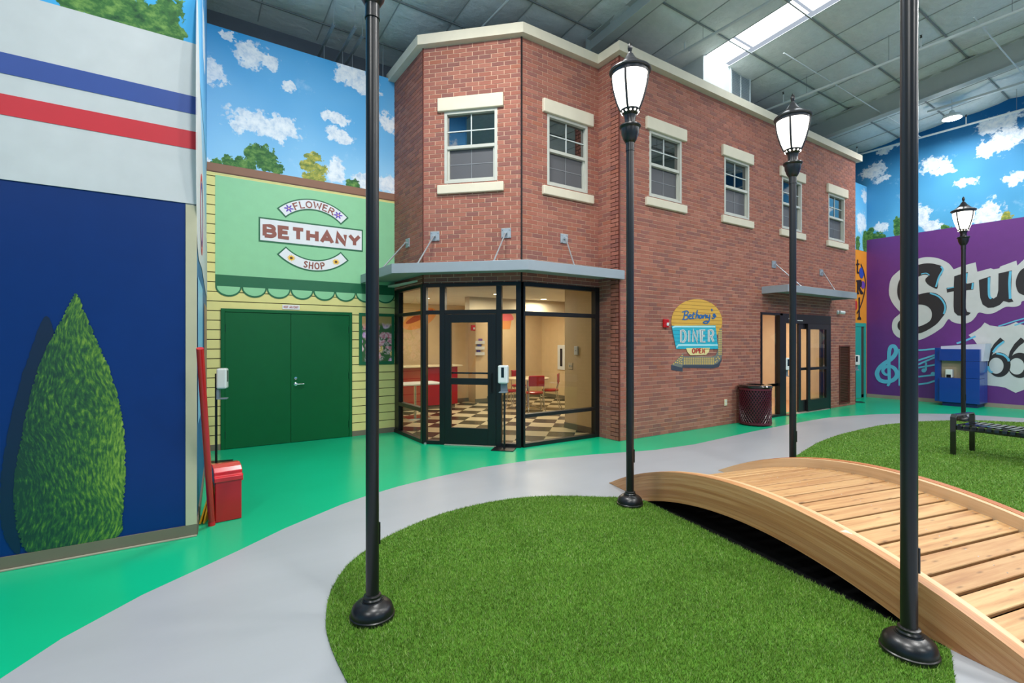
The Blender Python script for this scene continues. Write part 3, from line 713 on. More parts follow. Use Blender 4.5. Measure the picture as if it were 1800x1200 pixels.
# wall items in the diner (back wall plane Y=11.9, east wall, right wall X=6.06)
PB = Paint(((0, 11.9, 0), 0))
def yb(px, py, Y=11.9): return onY(px, py, Y)
cup = empty('cupcake_mural', (0, 11.9, 0), 0, label='painted pink cupcake with a cherry on the diner wall', category='mural'); 
# cupcake on back wall region
PC = Paint(None, cup)
C1 = yb(889, 560); r_ = .22
PC.polys('wrapper', [[(C1[0] - .2, C1[1] - .02), (C1[0] + .2, C1[1] - .02), (C1[0] + .14, C1[1] - .3), (C1[0] - .14, C1[1] - .3)]], mat('cup_tan', (224, 150, 80), .6), 1)
PC.polys('frosting', [smooth_poly([(C1[0] - .26, C1[1] - .03), (C1[0] - .22, C1[1] + .1), (C1[0], C1[1] + .22), (C1[0] + .2, C1[1] + .12), (C1[0] + .26, C1[1] - .02), (C1[0], C1[1] - .06)], 4)], mat('frosting_pink', (232, 110, 110), .6), 2)
PC.polys('cherry', [ell(C1[0], C1[1] + .24, .06, .06, 16)], mat('cherry_red', (214, 24, 36), .5), 3)
hd = empty('hot_dog_mural', (0, 11.9, 0), 0, label='painted orange bun on the diner wall behind the left glass', category='mural'); PH = Paint(None, hd)
C2 = yb(738, 560); a_ = .45
PH.polys('bun', [[(C2[0] + u * math.cos(a_) - v * math.sin(a_), C2[1] + u * math.sin(a_) + v * math.cos(a_)) for u, v in ell(0, 0, .5, .22, 28)]], mat('bun_orange', (232, 160, 84), .6), 1)
PH.polys('sausage', [[(C2[0] + u * math.cos(a_) - v * math.sin(a_), C2[1] + u * math.sin(a_) + v * math.cos(a_)) for u, v in ell(.02, .05, .42, .08, 24)]], mat('sausage', (176, 72, 36), .6), 2)
X_, Z_ = yb(819, 611, 11.5)
X_ = max(min(X_, 6.8), 6.65)
br = thing('brochure_rack', 'white three-tier leaflet rack on the diner wall seen through the door glass', 'rack', (X_, 11.49, Z_))
for i in range(3):
    box('shelf', (-.14, .14, -.05, 0, -.2 + i * .15, -.19 + i * .15), WHITE, br); box('shelf_lip', (-.14, .14, -.052, -.046, -.2 + i * .15, -.12 + i * .15), WHITE, br)
    box('leaflet', (-.1 + .03 * i, .02 + .03 * i, -.035, -.03, -.17 + i * .15, -.06 + i * .15), mat('leaflet_%s' % 'abc'[i], ((60, 60, 140), (50, 70, 150), (120, 80, 160))[i], .5), br)
def strobe(loc, rz, label, s=1.0):
    t = thing('fire_strobe', label, 'fire alarm', loc, rz)
    box('housing', (-.06 * s, .06 * s, -.045, 0, -.075 * s, .075 * s), mat('alarm_red', (190, 20, 26), .35), t, bevel=.008); box('lens', (-.01, .04 * s, -.062, -.045, -.045 * s, .01 * s), WHITE, t, bevel=.006)
strobe((onY(831, 576, 11.49)[0], 11.5, onY(831, 576, 11.49)[1]), 0, 'small red fire strobe on the cream wall inside the diner')
strobe((7.105, 5.772, 1.95), 0, 'red fire strobe on the brick wall left of the painted diner sign')
y_, z_ = onX(1014, 616, 6.06)
t = thing('thermostat', 'small white thermostat on the cream wall behind the corner pane', 'thermostat', (6.06, y_, z_), -pi / 2); box('cover', (-.05, .05, -.03, 0, -.08, .08), WHITE, t, bevel=.01); box('lever', (-.01, .01, -.034, -.03, -.01, .01), ALU, t)
y_, z_ = onX(1003, 643, 6.06)
t = thing('light_switch', 'cream double light switch below the thermostat in the diner', 'light switch', (6.06, y_, z_), -pi / 2); box('plate', (-.06, .06, -.008, 0, -.06, .06), LAMI, t, bevel=.003); box('toggle', (-.03, -.015, -.016, -.008, -.015, .015), WHITE, t); box('toggle', (.015, .03, -.016, -.008, -.015, .015), WHITE, t)
y_, z_ = onX(988, 628, 9.05)
t = thing('fire_extinguisher_cabinet', 'white fire extinguisher cabinet with a narrow window on the diner wall', 'cabinet', (9.05, y_, z_), -pi / 2); box('door', (-.17, .17, -.03, 0, -.35, .35), WHITE, t, bevel=.006); box('window', (-.05, .05, -.034, -.03, -.25, .25), KNOBD, t)
# vestibule behind the sliding doors
VW = mat('vestibule_paint', (226, 202, 168), .6)
box('wall_vestibule_back', (9.9, 14.3, 8.4, 8.5, 0, 2.65), VW, kind='structure'); box('wall_vestibule_left', (9.8, 9.9, 5.99, 8.5, 0, 2.65), VW, kind='structure'); box('wall_vestibule_right', (14.1, 14.2, 5.99, 8.4, 0, 2.65), VW, kind='structure')
box('ceiling_vestibule', (9.8, 14.3, 5.99, 8.5, 2.6, 2.65), VW, kind='structure'); box('floor_vestibule', (9.9, 14.1, 5.99, 8.4, .0005, .004), mat('floor_tan', (196, 150, 108), .3), kind='structure')
MB().box(9.9, 14.1, 8.385, 8.4, .004, .12).obj('baseboard_back', TAUPE, kind='structure')
area('vestibule_light', (12, 7.2, 2.55), 1.6, 70, (1, .93, .82))
t = thing('wall_bin', 'red wall box inside the sliding entrance doors', 'box', (onY(1424, 607, 8.4)[0], 8.4, onY(1424, 607, 8.4)[1])); box('body', (-.35, .35, -.12, 0, -.1, .1), REDP, t, bevel=.01); box('lid', (-.36, .36, -.13, 0, .1, .125), REDP, t)

# ================================================================== FLOWER SHOP WALL (back)
wb = empty('wall_back', (0, 8.65, 0), 0, kind='structure')
MB().box(-.2, 3.3, .012, .2, 0, 6.35).obj('wall_core', mat('siding_gap', (70, 56, 36), .8), wb)
DX0, DX1 = .53, 2.48
GAP = .013
for k_ in range(29):
    za, zb = .088 + k_ * .1435, min(.088 + (k_ + 1) * .1435 - GAP, 4.14)
    for (xa, xb) in (((-.2, DX0), (DX1, 3.3)) if za < 2.12 else ((-.2, 3.3),)):
        z0_ = za
        if za < 2.127 < zb and xa == -.2: MB().box(DX0, DX1, 0, .012, 2.127, zb).obj('siding_board', YEL, wb)
        MB().box(xa, xb, 0, .012, z0_, zb).obj('siding_board', YEL, wb)
MB().box(-.2, 3.3, -.004, .012, 4.155, 4.175).obj('moulding', mat('brown_dark', (92, 60, 40), .6), wb); MB().box(-.2, 3.3, -.004, .012, 4.14, 4.155).obj('edge_strip', YEL, wb)
MB().box(-.2, 3.3, -.006, .012, 4.175, 4.293).obj('fascia_board', BROWN, wb)
def W2(px, py): return onY(px, py, 8.65)
def blobs(lst, fn):
    o = []
    for (x, y, rx, ry) in lst:
        c = fn(x, y); a = fn(x - rx, y); b = fn(x + rx, y); u = fn(x, y - ry); d_ = fn(x, y + ry); o.append((c[0], c[1], abs(a[0] - b[0]) / 2, abs(u[1] - d_[1]) / 2))
    return o
skb = mural_sky('sky_mural_back', blobs([(440, 95, 30, 22), (468, 112, 28, 12), (378, 128, 22, 18), (372, 118, 14, 14), (465, 215, 60, 20), (490, 232, 40, 14), (430, 225, 30, 14), (590, 210, 20, 12), (600, 238, 24, 12), (508, 160, 12, 8), (620, 130, 30, 22), (640, 150, 26, 16), (685, 218, 14, 18), (592, 300, 20, 24), (640, 322, 20, 14), (682, 322, 22, 16), (362, 282, 10, 8), (400, 62, 16, 5)], W2),
                trees=blobs([(401, 284, 12, 12), (430, 290, 22, 12), (447, 270, 18, 17), (468, 280, 20, 22), (486, 297, 10, 12), (380, 287, 10, 8), (620, 324, 12, 9)], W2),
                yellow=blobs([(550, 276, 15, 8), (540, 292, 14, 8), (560, 297, 14, 9), (552, 312, 22, 9), (548, 286, 8, 18)], W2), top=(44, 152, 214), low=(156, 208, 240), z0=4.2, z1=6.6)
MB().box(-.2, 3.3, 0, .012, 4.293, 6.35).obj('sky_mural', skb, wb)
MB().box(-.2, DX0, -.012, 0, 0, .088).obj('baseboard', TAUPE, wb); MB().box(DX1, 3.3, -.012, 0, 0, .088).obj('baseboard', TAUPE, wb)
P = Paint(None, wb)
P.polys('painted_panel', [[(.459, 2.631), (3.243, 2.631), (3.243, 4.118), (.459, 4.118)]], GRN_L, 1)
P.polys('painted_valance', [[(.459, 2.461), (3.243, 2.461), (3.243, 2.633), (.459, 2.633)]], GRN_D, 2)
sw = (3.243 - .459) / 8
OUT = mat('scallop_shadow', (214, 132, 62), .6)
for i in range(8):
    xc = .459 + sw * (i + .5)
    P.polys('scallop', [ell(xc, 2.461, sw / 2, .152, 18, -pi, 0)], GRN_D, 3); P.polys('scallop_fill', [ell(xc, 2.461, sw / 2 - .02, .128, 18, -pi, 0)], GRN_L, 4)
# the sign
sg = empty('flower_shop_sign', (0, 8.65, 0), 0, label='white and green FLOWER BETHANY SHOP sign on the pale green panel', category='sign'); SP = Paint(None, sg)
WPAINT = mat('sign_white', (226, 226, 230), .5); MAROON = mat('sign_maroon', (142, 78, 66), .5)
SP.polys('banner_border', [[(1.041, 3.189), (2.668, 3.189), (2.668, 3.572), (1.041, 3.572)]], GRN_D, 5); SP.polys('banner', [[(1.062, 3.213), (2.647, 3.213), (2.647, 3.548), (1.062, 3.548)]], WPAINT, 6)
SP.polys('bethany_letters', text_quads('BETHANY', 1.11, 3.288, 2.605, .16, .058, gap=.25), MAROON, 8)
def arcband(cx_, cz_, r0, r1, a, up):
    s_ = 1 if up else -1
    return [(cx_ + r1 * math.sin(t), cz_ + s_ * r1 * math.cos(t)) for t in np.linspace(-a, a, 26)] + [(cx_ + r0 * math.sin(t), cz_ + s_ * r0 * math.cos(t)) for t in np.linspace(a, -a, 26)]
R1 = .80; AC = .78
SP.polys('ribbon_border', [arcband(1.862, 3.975 - R1, R1 - .185, R1, AC, True), arcband(1.862, 2.785 + R1, R1 - .19, R1, AC, False)], GRN_D, 5)
SP.polys('ribbon', [arcband(1.862, 3.975 - R1, R1 - .165, R1 - .02, AC - .03, True), arcband(1.862, 2.785 + R1, R1 - .17, R1 - .02, AC - .03, False)], WPAINT, 6)
SP.polys('flower_letters', text_quads('FLOWER', 1.56, 0, 2.17, .095, .019, True, arc=(1.862, 3.975 - R1, R1 - .145, True)), MAROON, 8)
SP.polys('shop_letters', text_quads('SHOP', 1.69, 0, 2.03, .095, .02, True, arc=(1.862, 2.785 + R1, R1 - .045, False), gap=.35), MAROON, 8)
VIO = mat('petal_violet', (100, 60, 180), .5); SUN = mat('petal_yellow', (244, 190, 40), .5); SEED = mat('seed_brown', (90, 56, 30), .6); PK = mat('flower_heart', (236, 190, 160), .5)
for ang, up, m, ctr in ((-.58, True, VIO, PK), (.58, True, VIO, PK), (-.52, False, SUN, SEED), (.52, False, SUN, SEED)):
    rr = R1 - .095; c_ = (1.862 + rr * math.sin(ang), (3.975 - R1 + rr * math.cos(ang)) if up else (2.785 + R1 - rr * math.cos(ang)))
    npet = 6 if m is VIO else 12
    SP.polys('painted_flower', [[(c_[0] + (.042 + (.022 if m is VIO else .014) * math.cos(npet * t)) * math.cos(t) * 1.15, c_[1] + (.042 + (.022 if m is VIO else .014) * math.cos(npet * t)) * math.sin(t)) for t in np.linspace(0, 2 * pi, 60)[:-1]]], m, 8)
    SP.polys('flower_heart', [ell(*c_, .016 if m is VIO else .022, .014 if m is VIO else .02, 14)], ctr, 9)
ns = empty('not_an_exit_sign', (0, 8.65, 0), 0, label='tiny white NOT AN EXIT plate above the green double doors', category='sign'); NP = Paint(None, ns)
NP.polys('plate', [[(1.381, 2.146), (1.638, 2.146), (1.638, 2.217), (1.381, 2.217)]], WPAINT, 5); NP.polys('not_an_exit_letters', text_quads('NOT AN EXIT', 1.4, 2.166, 1.62, .032, .006, gap=.2), mat('sign_red', (170, 60, 50), .5), 7)
# poster
ps = empty('flower_poster', (0, 8.65, 0), 0, label='green framed picture of pink and purple flowers right of the green doors', category='poster'); PP = Paint(None, ps)
k = NT('flower_print'); co = k.coord(); wv = k.noise(co, 6, 2)[1]
v = k.n('ShaderNodeVectorMath', {0: co, 1: k.n('ShaderNodeVectorMath', {0: wv, 1: (.12, 0, .12)}, operation='MULTIPLY').outputs[0]}, operation='ADD').outputs[0]
vo = k.n('ShaderNodeTexVoronoi', {'Vector': v, 'Scale': 34}); v2 = k.n('ShaderNodeTexVoronoi', {'Vector': v, 'Scale': 8.5})
sep = k.n('ShaderNodeSeparateColor', {0: v2.outputs['Color']}).outputs
pal = k.ramp(sep[0], [(0, lin((214, 120, 140))), (.3, lin((226, 90, 120))), (.5, lin((196, 140, 210))), (.68, lin((240, 200, 210))), (.82, lin((220, 180, 60))), (.9, lin((50, 90, 50)))], 'CONSTANT')
petal = k.mix(k.n('ShaderNodeMapRange', {0: vo.outputs['Distance'], 1: .15, 2: .75}).outputs[0], lin((246, 214, 220)), pal)
petal = k.mix(k.n('ShaderNodeMapRange', {0: vo.outputs['Distance'], 1: .18, 2: .08}).outputs[0], petal, lin((150, 30, 60)))
leaf = k.n('ShaderNodeMapRange', {0: v2.outputs['Distance'], 1: .5, 2: .66}).outputs[0]
cf = k.mix(leaf, petal, lin((60, 100, 56)))
zz = k.n('ShaderNodeSeparateXYZ', {0: v}).outputs[2]
cf = k.mix(k.n('ShaderNodeMapRange', {0: zz, 1: 1.95, 2: 2.02}).outputs[0], cf, lin((188, 150, 90))); k.out('Base Color', cf); k.out('Roughness', .4)
for b_ in ((2.602, 2.652, 1.226, 2.126), (3.186, 3.234, 1.226, 2.126), (2.652, 3.186, 2.076, 2.126), (2.652, 3.186, 1.226, 1.28)): MB().box(b_[0], b_[1], -.02, -.001, b_[2], b_[3]).obj('picture_frame', GRN_D, ps)
MB().box(2.652, 3.186, -.008, -.001, 1.28, 2.076).obj('flower_print', k.m, ps)
# double door
gd = empty('door_3', (0, 8.65, 0), 0, kind='structure')
for b_ in ((.53, .583, 0, 2.127), (2.43, 2.48, 0, 2.127), (.583, 2.43, 2.077, 2.127)): MB().box(b_[0], b_[1], -.03, .02, b_[2], b_[3]).obj('door_frame', DOORG, gd, bevel=.003)
for s_, (xa, xb) in enumerate(((.586, 1.501), (1.507, 2.427))):
    lf = MB().box(xa, xb, -.018, .01, .006, 2.073).obj('door_leaf', DOORG, gd, bevel=.002)
    hx = xa if s_ == 0 else xb
    for hz in (.22, 1.05, 1.83): MB().tube([(hx, -.024, hz - .055), (hx, -.024, hz + .055)], .009, 8).obj('hinge', mat('hinge_green', (30, 84, 56), .35, .5), lf, smooth=50)
hl = MB().lathe([(.028, 0), (.028, .012), (.012, .016), (.012, .05)], n=16, M=Matrix.Translation((1.575, -.018, .94)) @ Matrix.Rotation(pi / 2, 4, 'X')).obj('door_handle', CHROME, gd, smooth=40)
MB().tube([(1.575, -.062, .94), (1.70, -.062, .94)], .009, 8).obj('lever', CHROME, hl, smooth=50)
MB().lathe([(.022, 0), (.022, .014), (0, .016)], n=16, M=Matrix.Translation((1.575, -.018, 1.035)) @ Matrix.Rotation(pi / 2, 4, 'X')).obj('deadbolt', CHROME, gd, smooth=40)

# ================================================================== LEFT BLOCK
wl = empty('wall_left', (0, 4.94, 0), 0, kind='structure')
BLUE = mat('deep_blue_paint', (0, 46, 110), .42, spec=.3); SW = mat('wall_offwhite', (198, 202, 204), .6); RB = mat('stripe_blue', (32, 70, 148), .5); RR = mat('stripe_red', (200, 32, 48), .5)
def WLf(px, py): return onY(px, py, 4.94)
MB().box(-6, .112, .004, .15, 0, 7.6).obj('wall_core', SW, wl)
MB().box(-6, .05, 0, .004, .098, 2.772).obj('blue_field', BLUE, wl)
MB().box(-6, .13, -.01, .004, 2.772, 4.11).obj('white_field', SW, wl)
PL = Paint(None, wl)
PL.polys('stripe', [[(-6, 3.52), (.13, 3.52), (.13, 3.668), (-6, 3.668)]], RB, 7); PL.polys('stripe', [[(-6, 3.227), (.13, 3.227), (.13, 3.375), (-6, 3.375)]], RR, 7)
skl = mural_sky('sky_mural_left', blobs([(30, -20, 30, 10)], WLf), trees=blobs([(130, 5, 30, 22), (180, 12, 40, 30), (235, 30, 45, 34), (290, 42, 34, 36), (300, 10, 22, 20), (200, -30, 60, 30)], WLf), top=(44, 150, 212), low=(70, 170, 225), z0=4.1, z1=7)
MB().box(-6, .13, -.01, .004, 4.11, 7.6).obj('sky_mural', skl, wl)
MB().box(.05, .13, -.012, .004, .098, 2.76).obj('corner_guard', mat('corner_guard_beige', (182, 178, 150), .5), wl, bevel=.003)
MB().box(-6, .13, -.014, .004, 0, .098).obj('baseboard', TAUPE, wl); MB().box(-6, .13, -.03, -.014, 0, .014).obj('cove_base', mat('cove_light', (160, 152, 134), .5), wl, bevel=.004)
# topiary
def topz(pts): return [WLf(*p) for p in pts]
tp = [(133, 516), (150, 550), (170, 595), (190, 640), (208, 695), (217, 740), (221, 790), (221, 850), (216, 905), (212, 938), (160, 962), (100, 969), (50, 970), (34, 945), (25, 900), (25, 850), (33, 790), (45, 730), (62, 660), (85, 605), (108, 560)]
sh = [(80, 556), (96, 590), (90, 640), (60, 720), (40, 800), (36, 960), (28, 972), (8, 945), (0, 900), (2, 830), (14, 760), (30, 690), (52, 620)]
def ragged(poly, amp, n=10):
    pts = smooth_poly(poly, n); out = []
    for i, p in enumerate(pts):
        a, b = pts[i - 1], pts[(i + 1) % len(pts)]; dx, dy = b[0] - a[0], b[1] - a[1]; l = math.hypot(dx, dy) or 1; r_ = random.uniform(-.3, 1) * amp * (1 if i % 2 else .2)
        out.append((p[0] + dy / l * r_, p[1] - dx / l * r_))
    return out
k = NT('painted_topiary'); co = k.coord()
wz = k.n('ShaderNodeVectorMath', {0: k.noise(co, 1.2, 2)[1], 1: (.5, 0, .1)}, operation='MULTIPLY').outputs[0]
vv = k.n('ShaderNodeVectorMath', {0: co, 1: wz}, operation='ADD').outputs[0]
stz = k.noise(k.n('ShaderNodeMapping', {'Vector': vv, 'Scale': (60, 1, 17)}).outputs[0], 1, 3, .6)[0]
lg = k.noise(co, 2.2, 2)[0]
xx = k.n('ShaderNodeSeparateXYZ', {0: co}).outputs[0]
side = k.n('ShaderNodeMapRange', {0: xx, 1: WLf(30, 800)[0], 2: WLf(215, 800)[0], 3: -.2, 4: .05}).outputs[0]
f_ = k.math('ADD', k.math('ADD', stz, side), k.math('MULTIPLY', k.math('SUBTRACT', lg, .5), .35))
k.out('Base Color', k.ramp(f_, [(.3, lin((16, 58, 44))), (.45, lin((42, 92, 44))), (.58, lin((92, 134, 44))), (.75, lin((142, 172, 70)))])); k.out('Roughness', .5)
PL.polys('painted_shadow', [ragged(topz(sh), .008)], mat('navy_print', (0, 30, 62), .45), 2)
PL.polys('painted_topiary', [ragged(topz(tp), .014, 16)], k.m, 4)
# side of the block (runs back to the flower shop wall)
sx0, sy0, sx1, sy1 = .125, 4.955, .352, 8.65; sl_ = math.hypot(sx1 - sx0, sy1 - sy0)
sf = ((sx0, sy0, 0), math.atan2(sy1 - sy0, sx1 - sx0))
ws = empty('wall_block_side', sf[0], sf[1], kind='structure')
MB().box(0, sl_, .003, .1, 0, 7.6).obj('wall_core', mat('side_light_blue', (150, 196, 228), .5), ws)
MB().box(0, sl_, 0, .003, 0, 2.6).obj('blue_field', mat('side_blue', (40, 96, 150), .5), ws)
sks = mural_sky('sky_mural_side', [(1.0, 6.0, .8, .5), (2.6, 6.6, .8, .4), (2.2, 5.3, .6, .3)], top=(30, 130, 200), low=(120, 190, 235), z0=4, z1=7.6)
MB().box(0, sl_, -.001, 0.002, 4.2, 7.6).obj('sky_mural', sks, ws)
PS = Paint(None, ws)
PS.polys('mural_sweep', [smooth_poly([(0, 2.6), (0, 4.6), (1.0, 3.9), (2.0, 3.4), (sl_, 3.0), (sl_, 2.3), (1.5, 2.4)], 6)], SW, 1)
PS.polys('mural_ring', [arcband(1.2, 2.95, .36, .42, pi * .99, True)], RR, 3); PS.polys('mural_ring', [arcband(1.2, 2.95, .28, .33, pi * .99, True)], RB, 3)
PS.polys('painted_window', [[(.25, .9), (1.5, .9), (1.5, 2.2), (.25, 2.2)]], mat('print_sky', (130, 190, 225), .4), 2); PS.polys('painted_window', [[(2.2, 1.0), (3.3, 1.0), (3.3, 2.1), (2.2, 2.1)]], mat('print_tan', (176, 140, 120), .5), 2)
MB().box(0, sl_, -.012, 0, 0, .09).obj('baseboard', TAUPE, ws)

# ================================================================== RIGHT: ORANGE WALL AND PURPLE WALL
wo = empty('wall_orange', (0, 6.37, 0), 0, kind='structure')
MB().box(14.6, 16.88, .004, .15, 0, 6.2).obj('wall_core', ORANGE, wo)
WOf = lambda x, y: onY(x, y, 6.37)
sko = mural_sky('sky_mural_orange', blobs([(1514, 390, 8, 18), (1520, 345, 5, 10)], WOf), trees=blobs([(1508, 428, 4, 14), (1521, 425, 5, 20)], WOf), top=(90, 175, 225), low=(130, 200, 235), z0=4.4, z1=6.2)
MB().box(14.6, 16.87, 0, .004, 4.28, 6.2).obj('sky_mural', sko, wo)
MB().box(14.6, 16.87, -.012, 0, 0, .1).obj('baseboard', TAUPE, wo)
PO = Paint(None, wo)
def OC(x, y): return WOf(1494 + x / 4.139, 430 + y / 4.139)
PO.polys('painted_letter_t', [[OC(*p) for p in ((52, 108), (58, 108), (58, 135), (68, 138), (68, 146), (58, 148), (57, 195), (66, 200), (62, 212), (52, 208), (49, 195), (50, 148), (44, 148), (44, 140), (50, 135))]], PBLK, 3)
PO.polys('painted_letter_r', [[OC(*p) for p in ((46, 258), (80, 255), (86, 275), (84, 300), (72, 312), (90, 345), (95, 345), (95, 360), (78, 360), (62, 320), (60, 345), (66, 350), (66, 360), (46, 358), (46, 350), (51, 345), (51, 270), (46, 268))]], PBLK, 3)
PO.polys('painted_letter_l', [[OC(*p) for p in ((60, 385), (72, 382), (71, 520), (80, 535), (80, 546), (54, 545), (54, 535), (62, 520), (62, 398))]], PBLK, 3)
PO.strokes('painted_arc', [smooth_poly([OC(*p) for p in ((78, 140), (100, 200), (112, 280), (100, 370), (75, 450), (50, 500))], 5, False)], .05, PBLK, 2)
for (x, y, rx, ry, c) in ((83, 205, 17, 40, (40, 80, 180)), (94, 292, 14, 28, (110, 70, 170)), (44, 440, 9, 34, (200, 50, 50))):
    a, b_ = OC(x - rx, y), OC(x + rx, y); u, d_ = OC(x, y - ry), OC(x, y + ry)
    PO.polys('painted_splash', [ell((a[0] + b_[0]) / 2, (u[1] + d_[1]) / 2, (b_[0] - a[0]) / 2, (u[1] - d_[1]) / 2, 16)], mat('splash_%d' % c[0], c, .5), 2)
td = empty('door_4', (0, 6.37, 0), 0, kind='structure')
tx0, tx1 = onY(1507, 600, 6.37)[0] - 1.2, onY(1520.5, 600, 6.37)[0]
for b_ in ((tx1 - .12, tx1, 0, 2.17), (tx0, tx0 + .1, 0, 2.17), (tx0 + .1, tx1 - .12, 2.07, 2.17)): MB().box(b_[0], b_[1], -.03, .02, b_[2], b_[3]).obj('door_frame', TEAL, td)
MB().box(tx0 + .1, tx1 - .3, -.02, .0, .01, 2.07).obj('door_leaf', TEAL, td); MB().box(tx1 - .3, tx1 - .12, -.012, .004, .01, 2.07).obj('door_gap', mat('gap_dark', (70, 62, 54), .6), td)
wr = empty('wall_right', (16.87, 0, 0), -pi / 2, kind='structure')     # local x = -Y
XR = 16.87
def WR(px, py): y, z = onX(px, py, XR); return (-y, z)
ptop = WR(1527, 421.5)[1]
MB().box(-9.4, 9, .004, .2, 0, 8.6).obj('wall_core', PURPLE, wr)
MB().box(-6.37, 9, 0, .004, .1, ptop).obj('purple_field', PURPLE, wr)
skr = mural_sky('sky_mural_right', blobs([(1755, 215, 40, 14), (1765, 245, 34, 22), (1735, 262, 20, 12), (1640, 290, 26, 14), (1660, 300, 18, 8), (1535, 300, 22, 14), (1550, 315, 14, 8), (1622, 382, 16, 22), (1640, 400, 20, 10), (1738, 372, 24, 22), (1790, 312, 30, 12), (1700, 320, 18, 8), (1795, 235, 20, 14), (1560, 262, 20, 6), (1728, 390, 20, 8), (1550, 402, 14, 8)], WR),
                trees=blobs([(1530, 415, 9, 14), (1545, 418, 12, 10), (1577, 400, 7, 22), (1662, 402, 9, 8)], WR), yellow=blobs([(1770, 380, 11, 8)], WR), top=(0, 92, 150), low=(96, 180, 225), z0=4.3, z1=7.6)
MB().box(-9.4, 9, 0, .004, ptop, 8.4).obj('sky_mural', skr, wr)
MB().box(-6.36, 9, -.012, 0, 0, .1).obj('baseboard', mat('base_tan', (150, 136, 122), .6), wr)
mu = empty('wall_lettering', (16.87, 0, 0), -pi / 2, label='huge black painted letters Stu with pale grey halo on the purple wall', category='mural'); PM = Paint(None, mu)
A_ = lambda x, y: WR(1500 + x / 6, 380 + y / 6)
B_ = lambda x, y: WR(1500 + x / 6, 550 + y / 6)
halo = [(375, 780), (385, 700), (410, 640), (450, 600), (510, 550), (600, 480), (680, 450), (750, 432), (830, 432), (900, 445), (960, 470), (1010, 500), (1045, 540)]
halo2 = [(1800, 890), (1775, 900), (1760, 935), (1700, 955), (1610, 955), (1540, 990), (1480, 1020), (1410, 1030), (1325, 1015), (1290, 1060), (1240, 1110), (1170, 1133), (1100, 1130), (1040, 1110), (1003, 1085), (950, 1160), (900, 1200), (830, 1245), (740, 1290), (680, 1306), (600, 1308), (495, 1285), (450, 1260), (420, 1220), (408, 1170), (415, 1110), (440, 1070), (495, 1020), (470, 985), (435, 945), (400, 890), (378, 830)]
hp = smooth_poly(halo, 4, False) + [(1058, 560), (1160, 520), (1290, 485), (1308, 585), (1450, 547), (1480, 560), (1540, 548), (1550, 530), (1720, 467), (1730, 520), (1800, 455), (2000, 400), (2300, 500), (2300, 900), (2000, 960)] + smooth_poly(halo2, 4, False)
PM.polys('letter_halo', [[A_(*p) for p in hp]], PGREY, 1)
Sp = [(888, 760), (900, 660), (930, 620), (950, 560), (930, 525), (880, 508), (830, 498), (760, 497), (680, 515), (600, 560), (520, 630), (480, 690), (465, 760), (467, 830), (490, 890), (550, 930), (620, 935), (680, 930), (740, 935), (790, 955), (825, 1000), (828, 1060), (810, 1100), (770, 1130), (700, 1160), (640, 1168), (590, 1150), (560, 1110), (530, 1090), (495, 1095), (470, 1130), (470, 1175), (500, 1210), (560, 1232), (640, 1240), (720, 1228), (800, 1190), (880, 1135), (935, 1070), (970, 1020), (985, 960), (970, 900), (930, 850), (870, 812), (800, 803), (740, 812), (680, 825), (630, 810), (605, 770), (610, 720), (640, 670), (690, 635), (750, 615), (795, 625), (765, 655), (762, 685), (790, 720), (840, 750)]
PM.polys('letter_s', [[A_(*p) for p in smooth_poly(Sp, 3)]], PBLK, 3)
PM.polys('letter_t', [[A_(*p) for p in ((1065, 632), (1210, 588), (1195, 712), (1275, 697), (1267, 772), (1192, 780), (1185, 960), (1200, 1005), (1240, 1018), (1215, 1042), (1160, 1052), (1100, 1045), (1065, 1010), (1058, 950), (1060, 790), (990, 805), (983, 755), (1060, 742))]], PBLK, 3)
PM.polys('letter_u', [[A_(*p) for p in ((1325, 672), (1448, 632), (1440, 800), (1447, 850), (1480, 868), (1515, 845), (1530, 780), (1532, 603), (1672, 570), (1665, 780), (1667, 860), (1690, 900), (1640, 908), (1585, 893), (1545, 935), (1480, 962), (1420, 965), (1365, 930), (1340, 860), (1332, 780))]], PBLK, 3)
PM.polys('letter_d', [[A_(*p) for p in smooth_poly([(1860, 530), (1800, 545), (1750, 590), (1720, 660), (1715, 720), (1735, 790), (1770, 820), (1830, 830), (1930, 780), (1950, 640)], 4)]], PBLK, 3)
hs = [([(925, 530), (945, 565), (905, 640), (872, 745)], .05), ([(715, 610), (770, 600), (805, 622)], .03), ([(810, 810), (900, 845), (955, 910), (970, 970), (955, 1030)], .05), ([(1198, 602), (1185, 705)], .05), ([(990, 762), (1062, 747)], .035), ([(1262, 704), (1254, 768)], .05), ([(1432, 645), (1433, 830), (1458, 868)], .06), ([(1658, 580), (1648, 700), (1655, 870)], .06)]
for l, w_ in hs: PM.polys('letter_highlight', ribbon2d(smooth_poly([A_(*p) for p in l], 4, False), w_ * .75), PBLUE, 5)
shd = empty('route_shield_mural', (16.87, 0, 0), -pi / 2, label='pale grey painted road shield with black number 66 on the purple wall', category='mural'); PR = Paint(None, shd)
lf_ = [(1385, 100), (1345, 150), (1290, 190), (1215, 232), (1275, 285), (1320, 350), (1340, 430), (1325, 520), (1300, 600), (1330, 700), (1420, 762), (1520, 772), (1600, 785), (1660, 815), (1712, 842)]
tpp = [(1715, 95), (1660, 120), (1600, 140), (1520, 143), (1440, 130)]
PY = [B_(*p) for p in lf_]; PT = [B_(*p) for p in tpp]; axis = B_(1713, 95)[0]
full = PY + [(2 * axis - x, z) for x, z in PY[::-1]][1:] + [(2 * axis - x, z) for x, z in PT[::-1]][:-1] + PT
PR.polys('shield', [full], PGREY, 1)
